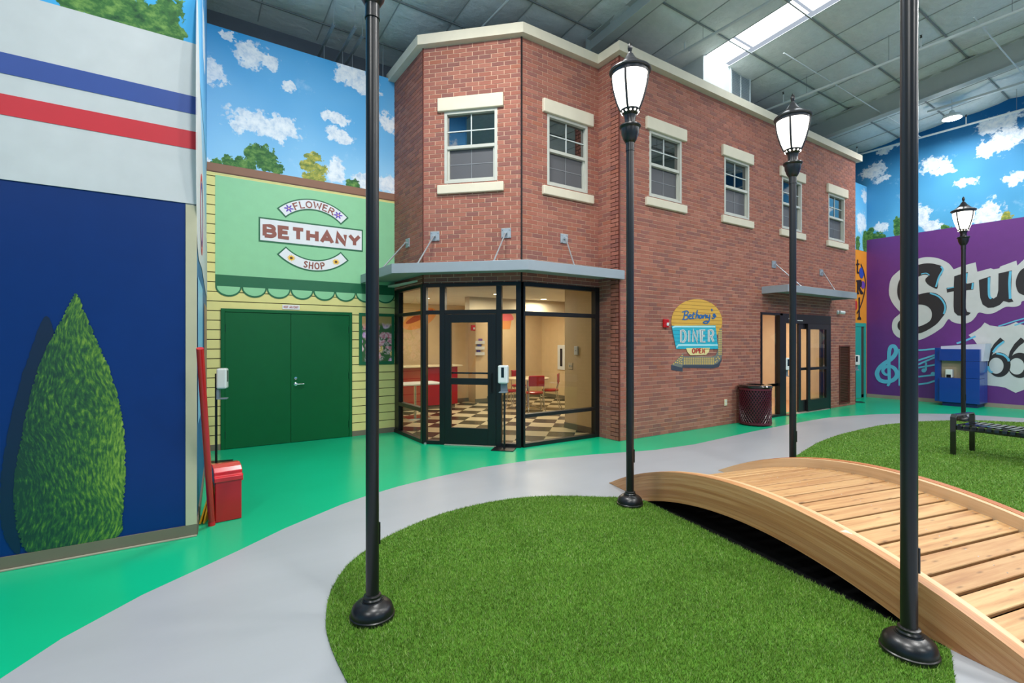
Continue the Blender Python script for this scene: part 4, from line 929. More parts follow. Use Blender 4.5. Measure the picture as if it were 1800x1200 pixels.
for dxs in (0, None):
    o6 = [B_(*p) for p in ell(1540, 545, 120, 130, 30)]; i6 = [B_(*p) for p in ell(1508, 555, 78, 85, 30)]
    st6 = [B_(*p) for p in [(1550, 258), (1597, 297), (1530, 350), (1480, 410), (1450, 470), (1424, 545), (1420, 480), (1440, 400), (1485, 325)]]
    if dxs is None: sh_ = (axis - B_(1540, 545)[0]) * 1.25; o6, i6, st6 = [[(x + sh_, z) for x, z in L] for L in (o6, i6, st6)]
    ring = []
    for i in range(30): j = (i + 1) % 30; ring.append((o6[i], o6[j], i6[j], i6[i]))
    PR.polys('digit_six', ring + [st6], PBLK, 3)
    if dxs == 0:
        for l in ([(1590, 300), (1520, 355), (1475, 415)], [(1510, 425), (1580, 440), (1630, 480), (1642, 510)], [(1422, 560), (1440, 610), (1470, 625)]): PR.polys('digit_highlight', ribbon2d(smooth_poly([B_(*p) for p in l], 4, False), .045), PBLUE, 5)
mn = empty('music_mural', (16.87, 0, 0), -pi / 2, label='light blue painted treble clef and notes beside the blue kiosk', category='mural'); PN = Paint(None, mn)
clef = smooth_poly([B_(*p) for p in [(360, 768), (380, 735), (378, 650), (375, 500), (380, 400), (398, 355), (430, 350), (452, 385), (445, 430), (400, 485), (330, 530), (275, 580), (250, 640), (275, 700), (330, 722), (400, 715), (450, 680), (460, 630), (430, 580), (380, 560), (330, 575), (312, 612), (335, 645), (365, 652)]], 5, False)
nw = len(clef); PN.polys('treble_clef', ribbon2d(clef, [.05 + .06 * math.sin(pi * i / nw) ** .6 for i in range(nw)]), PBLUE, 2)
stf = [[(487, 380), (487, 765)], [(490, 400), (680, 392), (760, 388), (870, 375)], [(490, 545), (680, 500), (870, 440)], [(490, 590), (680, 545), (870, 462)], [(490, 600), (680, 577), (870, 543)], [(490, 680), (680, 672), (870, 650)], [(490, 765), (680, 752), (780, 740), (870, 712)], [(1090, 320), (1180, 292), (1290, 245)], [(768, 520), (765, 605)]]
for l in stf: PN.polys('staff_line', ribbon2d([B_(*p) for p in l], .045), PBLUE, 2)
for l in ([(1530, 1160), (1700, 1105), (1900, 1050)], [(1700, 1150), (1900, 1080)]): PN.polys('staff_line', ribbon2d([A_(*p) for p in l], .03), PBLUE, 2)
for cxx, cyy in ((745, 605), (842, 642)): PN.polys('note_head', [[B_(*p) for p in ell(cxx, cyy, 26, 22, 16)]], PBLUE, 3)
# ---- kiosk
kl = thing('blue_kiosk', 'blue cabinet kiosk with small screen standing against the purple wall', 'kiosk')
KB = mat('kiosk_blue', (8, 62, 150), .3, coat=.2)
kx = 16.2; ya, yb_ = onX(1651, 640, kx)[0], onX(1722, 640, kx)[0]
zf = lambda px, py: onX(px, py, kx)[1]
zt = zf(1700, 613.5); zm1 = zf(1700, 634.5); zm2 = zf(1700, 665)
yc = onX(1689, 640, kx)[0]
box('plinth', (kx + .08, 16.84, yb_ + .06, ya - .04, 0, .1), mat('kiosk_plinth', (4, 40, 104), .5), kl)
box('front_panel', (kx, 16.6, yb_, yc - .004, .1, zm2 - .006), KB, kl, bevel=.004); box('front_panel', (kx, 16.6, yc + .004, ya, .1, zm2 - .006), KB, kl, bevel=.004)
box('front_panel', (kx, 16.6, yb_, yc - .004, zm2, zm1 - .006), KB, kl, bevel=.004); box('head_panel', (kx, 16.6, yb_, ya, zm1, zt), KB, kl, bevel=.004)
box('rear_body', (16.6, 16.84, yb_, ya, .1, zt), KB, kl); box('side_fin', (kx + .1, 16.84, ya + .002, ya + .12, .1, zt + .03), KB, kl, bevel=.003)
box('niche_back', (kx + .18, kx + .2, yc + .004, ya, zm2 - .006, zm1), mat('niche_tan', (176, 160, 132), .6), kl)
tmn = box('terminal', (kx + .02, kx + .16, onX(1673, 660, kx)[0], onX(1661, 660, kx)[0], zm2, zf(1665, 649)), WHITE, kl, bevel=.01)
box('screen', (kx + .015, kx + .02, onX(1671, 660, kx)[0], onX(1663, 660, kx)[0], zf(1665, 663), zf(1665, 658)), KNOBD, kl)
MB().prism([(-ya - .0, zt), (-yb_ - .0, zt), (-yb_ + .0, zm1 + .0), (-yb_ + .03, zm1), (-yb_ + .08, zt + .14), (-ya, zt + .07)], 0, .5, M=Matrix(((0, 0, 1, kx + .12), (-1, 0, 0, 0), (0, 1, 0, 0), (0, 0, 0, 1)))).obj('top_cover', mat('kiosk_white', (206, 208, 222), .4), kl)
retri(kl.children[-1].data)

# ================================================================== HALL SHELL BEHIND THE CAMERA
skf = mural_sky('sky_mural_hall', [(-4, 5.5, 1.6, .5), (2, 6, 2, .5), (7, 5.2, 1.5, .5), (12, 5.9, 2, .5), (-2, 4.4, 1, .3), (10, 4.5, 1.3, .35)], trees=[(0, 3.8, 1.2, .5), (5, 3.7, 1.5, .5), (12, 3.7, 1.2, .4)], top=(20, 120, 190), low=(110, 190, 235), z0=3.5, z1=8)
MB().box(-9, 17.1, -10.2, -10, 0, 9).obj('wall_south', skf, kind='structure'); MB().box(-9.2, -9, -10, 5, 0, 9).obj('wall_west', skf, kind='structure')
MB().box(17.1, 17.3, -10, -9, 0, 9).obj('wall_corner', HALLW, kind='structure')
MB().box(-9.2, 17.1, 9.5, 9.7, 2.63, 7.6).obj('wall_north', mat('north_wall_grey', (96, 104, 112), .8), kind='structure')

# ================================================================== CEILING
Z0R = 7.31 + 6.37 / 12
def rz_(y): return Z0R - y / 12
ROOFM = NT('roof_insulation'); co = ROOFM.coord()
wr_ = ROOFM.noise(ROOFM.n('ShaderNodeMapping', {'Vector': co, 'Scale': (2.2, 3.1, 1)}).outputs[0], 2.5, 5, .62)[0]
ROOFM.out('Base Color', ROOFM.mix(wr_, lin((196, 204, 204)), lin((226, 232, 230)))); ROOFM.out('Roughness', .55); ROOFM.bump(wr_, .6, .05)
ROOFM = ROOFM.m
cl = empty('ceiling', kind='structure')
SKX = (8.72, 9.47); XS = [8.72 - .95 * i for i in range(9, 0, -1)] + [8.72, 9.47] + [9.47 + .95 * i for i in range(1, 9)]
YS = [8.9, 7.78, 6.67, 5.57, 4.45, 3.33, 2.22, 1.1, 0, -1.1]
cells_done = []
big = MB()
def slab(x0, x1, y0, y1): big.add([(x0, y0, rz_(y0)), (x1, y0, rz_(y0)), (x1, y1, rz_(y1)), (x0, y1, rz_(y1)), (x0, y0, rz_(y0) + .1), (x1, y0, rz_(y0) + .1), (x1, y1, rz_(y1) + .1), (x0, y1, rz_(y1) + .1)], [(0, 3, 2, 1), (4, 5, 6, 7), (0, 1, 5, 4), (1, 2, 6, 5), (2, 3, 7, 6), (3, 0, 4, 7)])
SKL = emis('skylight_panel', (244, 250, 255), SKY_E)
for i in range(len(XS) - 1):
    for j in range(len(YS) - 1):
        x0, x1, y1, y0 = XS[i], XS[i + 1], YS[j], YS[j + 1]
        sky = abs(x0 - SKX[0]) < .01
        if sky and y0 < 2: slab(x0, x1, y0, y1); continue
        if sky: 
            link_mesh('skylight_panel', MB().add([(x0, y0 + .03, rz_(y0) + .1), (x1, y0 + .03, rz_(y0) + .1), (x1, y1 - .03, rz_(y1) + .1), (x0, y1 - .03, rz_(y1) + .1)], [(0, 3, 2, 1)]).mesh('skylight_panel', SKL), cl); continue
        vis = any(0 <= p[0] <= 1800 and -60 <= p[1] <= 700 for p in (proj(x, y, rz_(y)) for x in (x0, x1, (x0 + x1) / 2) for y in (y0, y1)))
        if not vis: slab(x0, x1, y0, y1); continue
        n_ = 6; V = []; Fc = []
        for a in range(n_ + 1):
            for b_ in range(n_ + 1):
                u, v_ = a / n_, b_ / n_; x = x0 + (x1 - x0) * u; y = y0 + (y1 - y0) * v_
                V.append((x, y, rz_(y) - .07 * (1 - (2 * u - 1) ** 2) ** .5 * (1 - (2 * v_ - 1) ** 2) ** .5 + random.uniform(-.006, .006) * (0 < a < n_ and 0 < b_ < n_)))
        for a in range(n_):
            for b_ in range(n_): Fc.append((a * (n_ + 1) + b_, a * (n_ + 1) + b_ + 1, (a + 1) * (n_ + 1) + b_ + 1, (a + 1) * (n_ + 1) + b_))
        link_mesh('insulation_panel', MB().add(V, Fc).mesh('insulation_panel', ROOFM, smooth=60), cl)
for (a, b_, c_, d_) in ((-9.2, XS[0], -10.2, 9.6), (XS[0], XS[-1], 8.9, 9.6), (XS[0], 8.72, -10.2, -1.1), (9.47, XS[-1], -10.2, -1.1), (8.72, 9.47, -10.2, -1.1), (XS[-1], 17.3, -10.2, 9.6)): slab(a, b_, c_, d_)
big.obj('roof_sheet', ROOFM, cl)
PURL = mat('purlin_wire', (128, 134, 134), .5)
for y in YS: box('purlin_wire', (-1, 16.8, y - .012, y + .012, rz_(y) - .03, rz_(y) - .01), PURL, cl)
for x in XS:
    if -.2 < x: MB().add([(x - .008, 9.4, rz_(9.4) - .012), (x + .008, 9.4, rz_(9.4) - .012), (x + .008, -1, rz_(-1) - .012), (x - .008, -1, rz_(-1) - .012), (x - .008, 9.4, rz_(9.4) - .002), (x + .008, 9.4, rz_(9.4) - .002), (x + .008, -1, rz_(-1) - .002), (x - .008, -1, rz_(-1) - .002)], [(0, 1, 2, 3), (7, 6, 5, 4), (0, 4, 5, 1), (1, 5, 6, 2), (2, 6, 7, 3), (3, 7, 4, 0)]).obj('seam_strip', mat('seam_grey', (158, 165, 165), .6), cl)
RAF = mat('rafter_paint', (178, 184, 180), .5)
def rafter(x, ya, yb2, d0, d1, label):
    t = thing('roof_rafter', label, 'beam')
    def seg(mb, xo, w2, za, zb):
        v = [(x + xo - w2, ya, rz_(ya) + za[0]), (x + xo + w2, ya, rz_(ya) + za[0]), (x + xo + w2, yb2, rz_(yb2) + za[1]), (x + xo - w2, yb2, rz_(yb2) + za[1]),
             (x + xo - w2, ya, rz_(ya) + zb[0]), (x + xo + w2, ya, rz_(ya) + zb[0]), (x + xo + w2, yb2, rz_(yb2) + zb[1]), (x + xo - w2, yb2, rz_(yb2) + zb[1])]
        return mb.add(v, [(3, 2, 1, 0), (4, 5, 6, 7), (0, 1, 5, 4), (1, 2, 6, 5), (2, 3, 7, 6), (3, 0, 4, 7)])
    seg(MB(), 0, .005, (-d0, -d1), (-.05, -.05)).obj('web', RAF, t); seg(MB(), 0, .1, (-d0 - .015, -d1 - .015), (-d0, -d1)).obj('bottom_flange', RAF, t); seg(MB(), 0, .1, (-.065, -.065), (-.05, -.05)).obj('top_flange', RAF, t)
    return t
rafter(13.75, 9.3, -9.5, .42, .7, 'deep painted steel rafter crossing the ceiling above the purple wall')
r1 = rafter(6.35, 6.85, -9.5, .3, .55, 'pale steel rafter ending above the brick building notch')
box('end_plate', (6.24, 6.46, 6.85, 6.87, rz_(6.85) - .42, rz_(6.85) - .03), RAF, r1)
rafter(6.35, 9.3, 7.25, .2, .26, 'short bluish rafter section behind the brick building parapet')
# pipes, lamps and ducts under the roof
PIPE = mat('pipe_white', (206, 212, 212), .4)
def pipe(name, label, x, z, y0, y1, r_=.022, drops=(), cat='pipe', hang=()):
    t = thing(name, label, cat); MB().tube([(x, y0, z), (x, y1, z)], r_, 10).obj('pipe_run', PIPE, t, smooth=50)
    for y in drops:
        d_ = MB().tube([(x, y, z), (x, y, z + .2)], .012, 8).obj('sprinkler_drop', PIPE, t, smooth=50); MB().lathe([(.01, 0), (.02, .02), (.008, .05), (.022, .055)], (x, y, z + .2), 10).obj('sprinkler_head', mat('brass_dark', (70, 66, 60), .4, .6), d_)
    for y in hang: MB().tube([(x, y, z), (x, y, rz_(y))], .004, 6).obj('hanger', PURL, t)
    return t
def atXZ(px, py, X): y, z = onX(px, py, X); return y, z
zp = 6.95
pipe('sprinkler_pipe', 'white sprinkler pipe running from behind the brick parapet towards the upper right', 11.3, 6.98, 9, -6, .028, drops=(5.9, 3.4, 1.2), hang=(5.4, 3.9, 2.2))
pipe('sprinkler_pipe', 'white sprinkler pipe along the top of the purple wall', 16.3, 7.02, 9, -6, .025, drops=(4.0, 6.4), hang=(5.2, 3.1, 2))
pipe('sprinkler_pipe', 'thin blue-white pipe behind the chamfered parapet corner', 4.3, 6.98, 9.2, -6, .02)
pipe('conduit', 'grey conduit beside the skylight above the brick wall', 7.95, 7.12, 9, -6, .03, drops=(6.0,), hang=(5.6,), cat='conduit')
for n_, (y, xa, xb, lb) in enumerate(((4.9, 9.4, 16.3, 'thin white cross pipe from the skylight to the purple wall'), (2.6, 11.0, 16.5, 'thin cross conduit above the bright high bay lamp'))):
    t = thing('cross_pipe', lb, 'pipe'); MB().tube([(xa, y, 7.02), (xb, y, 7.02)], .012, 8).obj('pipe_run', PIPE, t, smooth=50)
t = thing('cable_tray', 'grey channel hanging above the high bay lamp', 'channel'); box('channel', (15.36, 15.44, 1.2, 4.5, 7.28, 7.33), PIPE, t)
# three struts over the back wall
for n_, (px, lb) in enumerate(((588, 'leftmost perforated ceiling strut hanging above the sky mural'), (626, 'middle perforated ceiling strut hanging above the sky mural'), (640, 'rightmost perforated ceiling strut hanging beside the lamp post'))):
    x, ys = atZ(*((587, 42), (625, 47), (638, 62))[n_], 6.74); t = thing('ceiling_strut', lb, 'strut', (0, 0, 0), group='ceiling struts')
    b = MB(); b.box(x - .02, x + .02, ys, 9.45, 6.72, 6.725).box(x - .02, x - .017, ys, 9.45, 6.725, 6.76).box(x + .017, x + .02, ys, 9.45, 6.725, 6.76); b.obj('channel', ALU, t)
    for yy in (ys + .03, 8.9): MB().tube([(x, yy, 6.3 if yy > 8.7 else 6.72), (x, yy, rz_(yy) if yy < 8.7 else 6.72)], .005, 6).obj('threaded_rod', STEEL, t)
t = thing('hanger_rod', 'thin steel rod dropping from the roof beside the brick parapet', 'rod'); MB().tube([(3.1, 8.85, 6.2), (3.1, 8.85, rz_(8.85))], .006, 6).obj('rod', STEEL, t)
# roof-top unit
lu = thing('rooftop_unit', 'white louvred air unit on the brick roof under the skylight', 'air unit', (0, 0, 0))
ux0, ux1 = 9.7, 10.45; yu = 6.06
x_a, z_a = onY(1285, 115, yu); x_b, z_b = onY(1318, 127, yu); zbot = 6.46; x_w = onY(1238, 140, yu)[0]
box('casing', (x_w, x_b + .02, yu + .02, yu + .7, zbot, z_a), WHITE, lu)
fr = MB(); xm = (x_a + x_b) / 2
for b_ in ((x_a - .02, x_a + .02), (xm - .015, xm + .015), (x_b - .02, x_b + .02)): fr.box(b_[0], b_[1], yu - .01, yu + .02, zbot, z_a)
fr.box(x_a, x_b, yu - .01, yu + .02, z_a - .03, z_a); fr.obj('grille_frame', WHITE, lu)
slm = MB().box(0, (x_b - x_a) - .04, -.012, .012, -.003, .003, M=Matrix.Rotation(.7, 4, 'X')).mesh('slat', ALU)
nsl = int((z_a - zbot) / .035)
for i in range(nsl): link_mesh('slat', slm, lu, (x_a + .02, yu + .003, zbot + .02 + i * .035))
# high bay lamps
HB = emis('high_bay_lens', (255, 252, 246), 40)
HBL = [('bright round high bay lamp hanging near the purple wall', 15.45, 4.05), ('high bay lamp behind the camera near the purple wall', 14.6, -.6), ('high bay lamp high over the bench lawn', 9.9, -.9), ('high bay lamp high over the front lawn', 5.2, -.4),
       ('high bay lamp over the grey path', 1.2, 1.0), ('added unseen high bay lamp over the green floor before the flower shop', 2.3, 4.6), ('high bay lamp at the left end of the hall', -3.2, -1.0), ('high bay lamp at the back of the hall', 3.0, -5.4), ('high bay lamp at the rear right of the hall', 9.8, -5.4)]  # flower shop lamp is added out of view to brighten siding and brick corner
for lb, x, y in HBL:
    z = 7.02; t = thing('high_bay_lamp', lb, 'lamp', (x, y, z), group='high bay ceiling lamps')
    MB().lathe([(.19, -.03), (.2, 0), (.17, .05), (.06, .1), (.04, .16), (0, .16)], n=28).obj('housing', PIPE, t, smooth=40); MB().lathe([(.18, -.032), (0, -.034)], n=28, cap=False).obj('lens', HB, t)
    MB().tube([(0, 0, .15), (0, 0, rz_(y) - z)], .008, 6).obj('stem', PIPE, t)
    area('high_bay_light', (x, y, z - .06), .9, HALL_W * (.45 if x > 15 else 1), (1, .985, .96))
    up = bpy.data.lights.new('high_bay_spill', 'POINT'); up.energy = UP_W * (.5 if x > 15 else 1); up.shadow_soft_size = .22; uo = bpy.data.objects.new('high_bay_spill', up); uo.location = (x, y, z - .45); COL.objects.link(uo)

# ================================================================== BRIDGE
BR, BM = 4.16, 1.94; BH = .48; DA, DB_, DC = (206, 152, 104), (190, 134, 86), (156, 100, 62)
GLU = wood_mat('glulam_side', (214, 168, 118), (192, 138, 88), (158, 104, 66), (110, 66, 40), knots=False, sx=.8, sy=30, coat=.15, rv=.75)
GLUT = wood_mat('glulam_pale', (232, 200, 158), (222, 186, 142), (200, 156, 112), (150, 100, 60), knots=False, sx=1.0, sy=18)
GLUO = wood_mat('glulam_orange', (202, 134, 84), (188, 116, 70), (164, 94, 54), (130, 80, 40), knots=False, sx=1.0, sy=18)
DECK = wood_mat('deck_cedar', (218, 180, 126), (198, 152, 100), (160, 112, 70), (74, 44, 26), knots=True, sx=1.3, sy=24, rough=.55, rv=.55)
bridge = thing('footbridge', 'low arched wooden footbridge of pale planks crossing the grey path', 'bridge', bridge_pt(0, 0, 0), math.atan2(BD.y, BD.x))
# local x = along s, local y = across (+BN is local +y), z up
def arcz(s_, r_): v_ = r_ * r_ - (s_ - BM) ** 2; return (math.sqrt(v_) if v_ > 0 else 0) + BH - BR
def arc_strip(r0, r1, y0, y1, n=44, smin=0.0, smax=2 * BM):
    """curved lamination between radii r0<r1, cut off at the ground"""
    th0 = math.acos(min(1, (BR - BH) / r1)); V = []; UV = []; Fc = []
    ts = np.linspace(-th0, th0, n)
    for t_ in ts:
        row = []
        for r_ in (r0, r1):
            s_ = BM + r_ * math.sin(t_); z_ = r_ * math.cos(t_) + BH - BR
            if z_ < .004:
                z_ = .004
                if r_ == r0:
                    m_ = math.sqrt(max(0, r1 * r1 - (BR - BH + .004) ** 2)); s_ = max(BM - m_, min(BM + m_, s_))
            row.append((s_, z_))
        for (s_, z_), r_ in zip(row, (r0, r1)):
            for y in (y0, y1): V.append((s_, y, z_)); UV.append((t_ * BR, (r_ - BR) + (y - y0) * .8))
    for i in range(len(ts) - 1):
        a = i * 4; b_ = a + 4     # order per station: (r0,y0),(r0,y1),(r1,y0),(r1,y1)
        Fc += [(a, b_, b_ + 2, a + 2), (a + 1, a + 3, b_ + 3, b_ + 1), (a + 2, b_ + 2, b_ + 3, a + 3), (a, a + 1, b_ + 1, b_)]
    e_ = (len(ts) - 1) * 4; Fc += [(0, 2, 3, 1), (e_, e_ + 1, e_ + 3, e_ + 2)]
    mb = MB().add(V, Fc); mb.uvv = UV; return mb
def with_uv(mb, name, m, parent, smooth=None, **kw):
    o = mb.obj(name, m, parent, smooth=smooth, **kw); uv = o.data.uv_layers.new(name='UVMap')
    idx = np.zeros(len(o.data.loops), np.int32); o.data.loops.foreach_get('vertex_index', idx)
    uv.data.foreach_set('uv', np.array(mb.uvv, np.float32)[idx].ravel()); return o
NL = 8; LT = .275 / NL
for yo in (0.0, BW - .07):
    beam = empty('side_beam'); beam.parent = bridge
    for i in range(NL): with_uv(arc_strip(BR - (i + 1) * LT + (.0006), BR - i * LT, yo, yo + .07), 'lamination', GLUO if (i == 0 and yo > 0) else GLU, beam, smooth=30)
for yo in (.07, BW - .12): with_uv(arc_strip(BR - .15, BR - .004, yo + .0005, yo + .0495), 'curb_rail', GLUT, bridge, smooth=30)
dr = BR - .09; pitch = .152
nb = 25; th_tot = nb * pitch / dr
for i in range(nb):
    t_ = -th_tot / 2 + (i + .5) * pitch / dr
    s_, z_ = BM + dr * math.sin(t_), dr * math.cos(t_) + BH - BR
    if z_ < .03: continue
    hw = .0665; L0, L1 = .122, BW - .122; th_ = .034
    mb = MB().box(-hw, hw, L0, L1, -th_, 0); 
    mb.uvv = [(v_[1] * 1.0 + 0, v_[0] + v_[2]) for v_ in mb.v]
    o = with_uv(mb, 'deck_board', DECK, bridge); o.location = (s_, 0, z_); o.rotation_euler = (0, t_, random.uniform(-.002, .002))
    bv = o.modifiers.new('bevel', 'BEVEL'); bv.width = .004; bv.segments = 1
with_uv(arc_strip(BR - .235, BR - .13, BW / 2 - .04, BW / 2 + .04), 'joist', GLU, bridge)
scr = MB()
for i in range(nb):
    t_ = -th_tot / 2 + (i + .5) * pitch / dr
    for yy in (.17, BW / 2, BW - .17):
        for o_ in (-.035, .035):
            a_2 = t_ + o_ / dr; z_ = dr * math.cos(a_2) + BH - BR
            if z_ > .035: scr.lathe([(.005, 0), (.004, .0015)], (BM + dr * math.sin(a_2), yy, z_ - .0005), 6)
scr.obj('screw_heads', STEEL, bridge, kind='stuff')

# ================================================================== LAMP POSTS
GLOBE = emis('lamp_globe', (255, 247, 234), GLOBE_E)
def make_post():
    t = thing('lamp_post', '', 'lamp post', group='black street lamp posts')
    MB().lathe([(0, 0), (.128, 0), (.128, .022), (.122, .026), (.121, .045), (.112, .07), (.09, .09), (.064, .1), (.062, .104), (.056, .104), (.056, .112), (.05, .12), (.05, .132), (.038, .138)], n=48).obj('base', LAMPB, t, smooth=35)
    pl = MB().lathe([(.0375, .12), (.0375, 3.50)], n=28).obj('pole', LAMPB, t, smooth=35)
    MB().box(-.024, .024, -.0405, -.03, .42, .55).obj('access_cover', LAMPB, pl, bevel=.002)
    MB().lathe([(.0375, 3.495), (.043, 3.495), (.043, 3.505), (.041, 3.505), (.041, 3.575), (.048, 3.58), (.066, 3.61), (.074, 3.635), (.077, 3.645), (.084, 3.66), (.088, 3.70), (.09, 3.715), (.1, 3.722), (.106, 3.735), (.104, 3.745), (.09, 3.75), (.055, 3.765), (.052, 3.80), (.056, 3.83), (.06, 3.845)], n=40).obj('urn_collar', LAMPB, t, smooth=35)
    cg = MB().lathe([(.05, 3.84), (.07, 3.86), (.092, 3.885), (.094, 3.9), (.088, 3.902), (.08, 3.895)], n=40, cap=False).obj('cage_collar', LAMPB, t, smooth=35)
    hl_ = MB()
    for a in range(12): hl_.lathe([(.011, 0), (.008, .004), (0, .005)], n=10, M=Matrix.Rotation(a * pi / 6 + .2, 4, 'Z') @ Matrix.Translation((.0835, 0, 3.875)) @ Matrix.Rotation(pi / 2 + .7, 4, 'Y'))
    hl_.obj('light_hole', GLOBE, cg)
    MB().lathe([(0, 3.885), (.082, 3.892), (.1, 3.93), (.123, 3.99), (.143, 4.06), (.158, 4.12), (.168, 4.18), (.173, 4.225), (.174, 4.26), (0, 4.262)], n=40).obj('globe', GLOBE, t, smooth=50)
    for a in range(4):
        M = Matrix.Rotation(a * pi / 2 + CAGE, 4, 'Z'); pth = [(.086, 0, 3.89), (.104, 0, 3.93), (.127, 0, 3.99), (.147, 0, 4.06), (.162, 0, 4.12), (.172, 0, 4.18), (.178, 0, 4.25)]
        MB().tube(pth, .0115, 8, M=M).obj('cage_rib', LAMPB, t, smooth=50)
    MB().lathe([(.176, 4.238), (.181, 4.27), (.2, 4.272), (.205, 4.28), (.2, 4.292), (.18, 4.30), (.14, 4.325), (.115, 4.345), (.1, 4.35), (.096, 4.365), (.07, 4.39), (.05, 4.42), (.035, 4.445), (.03, 4.455), (.02, 4.46), (.014, 4.478), (0, 4.48)], n=44, cap=False).obj('lamp_cap', mat('cap_grey_black', (48, 48, 52), .35), t, smooth=35)
    fn = MB().lathe([(.012, 4.475), (.018, 4.485), (.024, 4.51), (.023, 4.53), (.014, 4.555), (0, 4.575)], n=12).obj('finial', LAMPB, t)
    return t
CAGE = 2.5
def fdist(f_, px): r_ = f_ * (px - CX) / F; return (RT[0] * r_ + FW[0] * f_, RT[1] * r_ + FW[1] * f_)
PLB = ['black lamp post on the left of the front lawn, lantern above the picture', 'black lamp post at the far end of the footbridge beside the front lawn', 'black lamp post behind the footbridge, in front of the sliding entrance', 'thick black lamp post nearest the camera beside the footbridge on the right', 'small distant black lamp post behind the bench before the purple wall']
posts = [(2.912, 654.5, .0), (4.925, 1107.5, .0), (5.94, 1393.5, 0), (2.577, 1598, 0), (10.14, 1693.5, 0)]
pp0 = make_post()
for i, (f_, px, z_) in enumerate(posts):
    o = pp0 if i == 0 else copy_tree(pp0); x, y = fdist(f_, px); onl = i in (0, 1, 2, 3, 4); o.location = (x, y, .012); o['label'] = PLB[i]
    o.rotation_euler = (0, 0, math.atan2(y, x) - (.0, .25, .15, 0, .6)[i] - CAGE + pi)
    area('globe_light', (x, y, 4.7), .01, 0.001) if False else None
    pl_ = bpy.data.lights.new('globe_glow', 'POINT'); pl_.energy = 0; 
# ================================================================== BENCH
bl = (9.25, 2.42)
bdir = Vector((-.12, -.993)).normalized()
bx, by = fl(1675.5, 800.5); 
bn = thing('park_bench', 'black metal strap bench standing on the lawn at the right edge', 'bench', (bx, by, .012), math.atan2(bdir.y, bdir.x))
BLKS = mat('bench_black', (16, 16, 17), .3, coat=1.0)
# local x along bench, local +y = away (depth)
DEP = .575; BLn = 1.83
def flat_leg(x):
    t = MB(); w2 = .032; h = .565; th2 = .012
    path = [(0, 0), (0.0, h - .03), (.03, h), (DEP - .03, h), (DEP, h - .03), (DEP, 0)]
    q_ = ribbon2d(path, th2 * 1.6)
    for qd in q_: t.add([(x - w2, a, b) for a, b in qd] + [(x + w2, a, b) for a, b in qd], [(0, 1, 2, 3), (7, 6, 5, 4), (0, 4, 5, 1), (1, 5, 6, 2), (2, 6, 7, 3), (3, 7, 4, 0)])
    return t
for x in (0, BLn): flat_leg(x).obj('end_frame', BLKS, bn)
for y in (.012, DEP - .03): MB().box(0, BLn, y, y + .018, .36, .42).obj('side_rail', BLKS, bn)
MB().box(.2, BLn, DEP / 2 - .01, DEP / 2 + .01, .36, .385).obj('center_rail', BLKS, bn)
for x in (0, BLn): MB().box(x - .02, x + .02, .02, DEP - .02, .40, .42).obj('end_rail', BLKS, bn)
stp = MB()
for qd in ribbon2d([(-.004, .385), (.0, .42), (.03, .44), (DEP / 2, .432), (DEP - .03, .44), (DEP, .42), (DEP + .004, .385)], .006): stp.add([(-.025, a, b) for a, b in qd] + [(.025, a, b) for a, b in qd], [(0, 1, 2, 3), (7, 6, 5, 4), (0, 4, 5, 1), (1, 5, 6, 2), (2, 6, 7, 3), (3, 7, 4, 0)])
stm = stp.mesh('strap', BLKS)
for i in range(22): link_mesh('strap', stm, bn, (.075 + i * .0795, 0, 0))

# ================================================================== BIN, STANDS, SMALL THINGS
tx, ty = fdist(9.80, 1327.5); TR = .285
ty = min(ty, 5.76 - TR)
bn2 = thing('litter_bin', 'round burgundy mesh litter bin with black rim against the brick wall', 'litter bin', (tx, ty, .003))
BUR = mat('burgundy_coat', (84, 22, 38), .35, coat=.2)
MB().lathe([(TR - .02, .04), (TR - .02, .72)], n=32, cap=False).obj('liner', mat('liner_black', (14, 10, 12), .6), bn2)
msh = MB()
for sgn in (-1, 1):
    for i in range(34):
        a0_ = 2 * pi * i / 34; msh.tube([((TR) * math.cos(a0_ + sgn * t_ * 1.5), (TR) * math.sin(a0_ + sgn * t_ * 1.5), .05 + t_ * .66) for t_ in np.linspace(0, 1, 13)], .0065, 4)
msh.obj('mesh_body', BUR, bn2, kind='stuff')
for z_ in (.04, .70): MB().lathe([(TR - .01, z_ - .02), (TR + .012, z_ - .02), (TR + .012, z_ + .02), (TR - .01, z_ + .02)], n=36, cap=False).obj('hoop', BUR, bn2, smooth=40)
MB().lathe([(TR - .03, .725), (TR + .02, .73), (TR + .025, .75), (TR + .01, .775), (TR - .08, .79), (TR - .12, .785), (TR - .12, .74)], n=36, cap=False).obj('rim_lid', mat('lid_black', (12, 12, 13), .2, coat=.6), bn2, smooth=40)
def make_stand():
    t = thing('sanitizer_stand', '', 'sanitizer stand', group='hand sanitizer stands')
    box('base_plate', (-.17, .17, -.14, .14, 0, .012), BLACK, t, bevel=.003); MB().box(-.013, .013, .02, .046, .012, 1.2).obj('pole', BLACK, t)
    h = box('dispenser', (-.075, .075, -.10, .02, 1.0, 1.27), WHITE, t, bevel=.02); box('viewing_window', (-.022, .022, -.103, -.099, 1.09, 1.24), KNOBD, h)
    box('drip_tray', (-.06, .06, -.10, .02, .86, .875), mat('tray_grey', (120, 132, 142), .4), t, bevel=.003); MB().box(-.05, .05, -.01, .02, .86, 1.0).obj('tray_bracket', mat('tray_grey', (120, 132, 142), .4), t)
    return t
s0_ = make_stand()
SL = ['white hand sanitizer dispenser on a black stand beside the diner door', 'white hand sanitizer dispenser on a stand before the green double doors', 'white hand sanitizer dispenser on a black stand by the sliding entrance', 'white hand sanitizer dispenser on a black stand at the teal door past the brick corner']
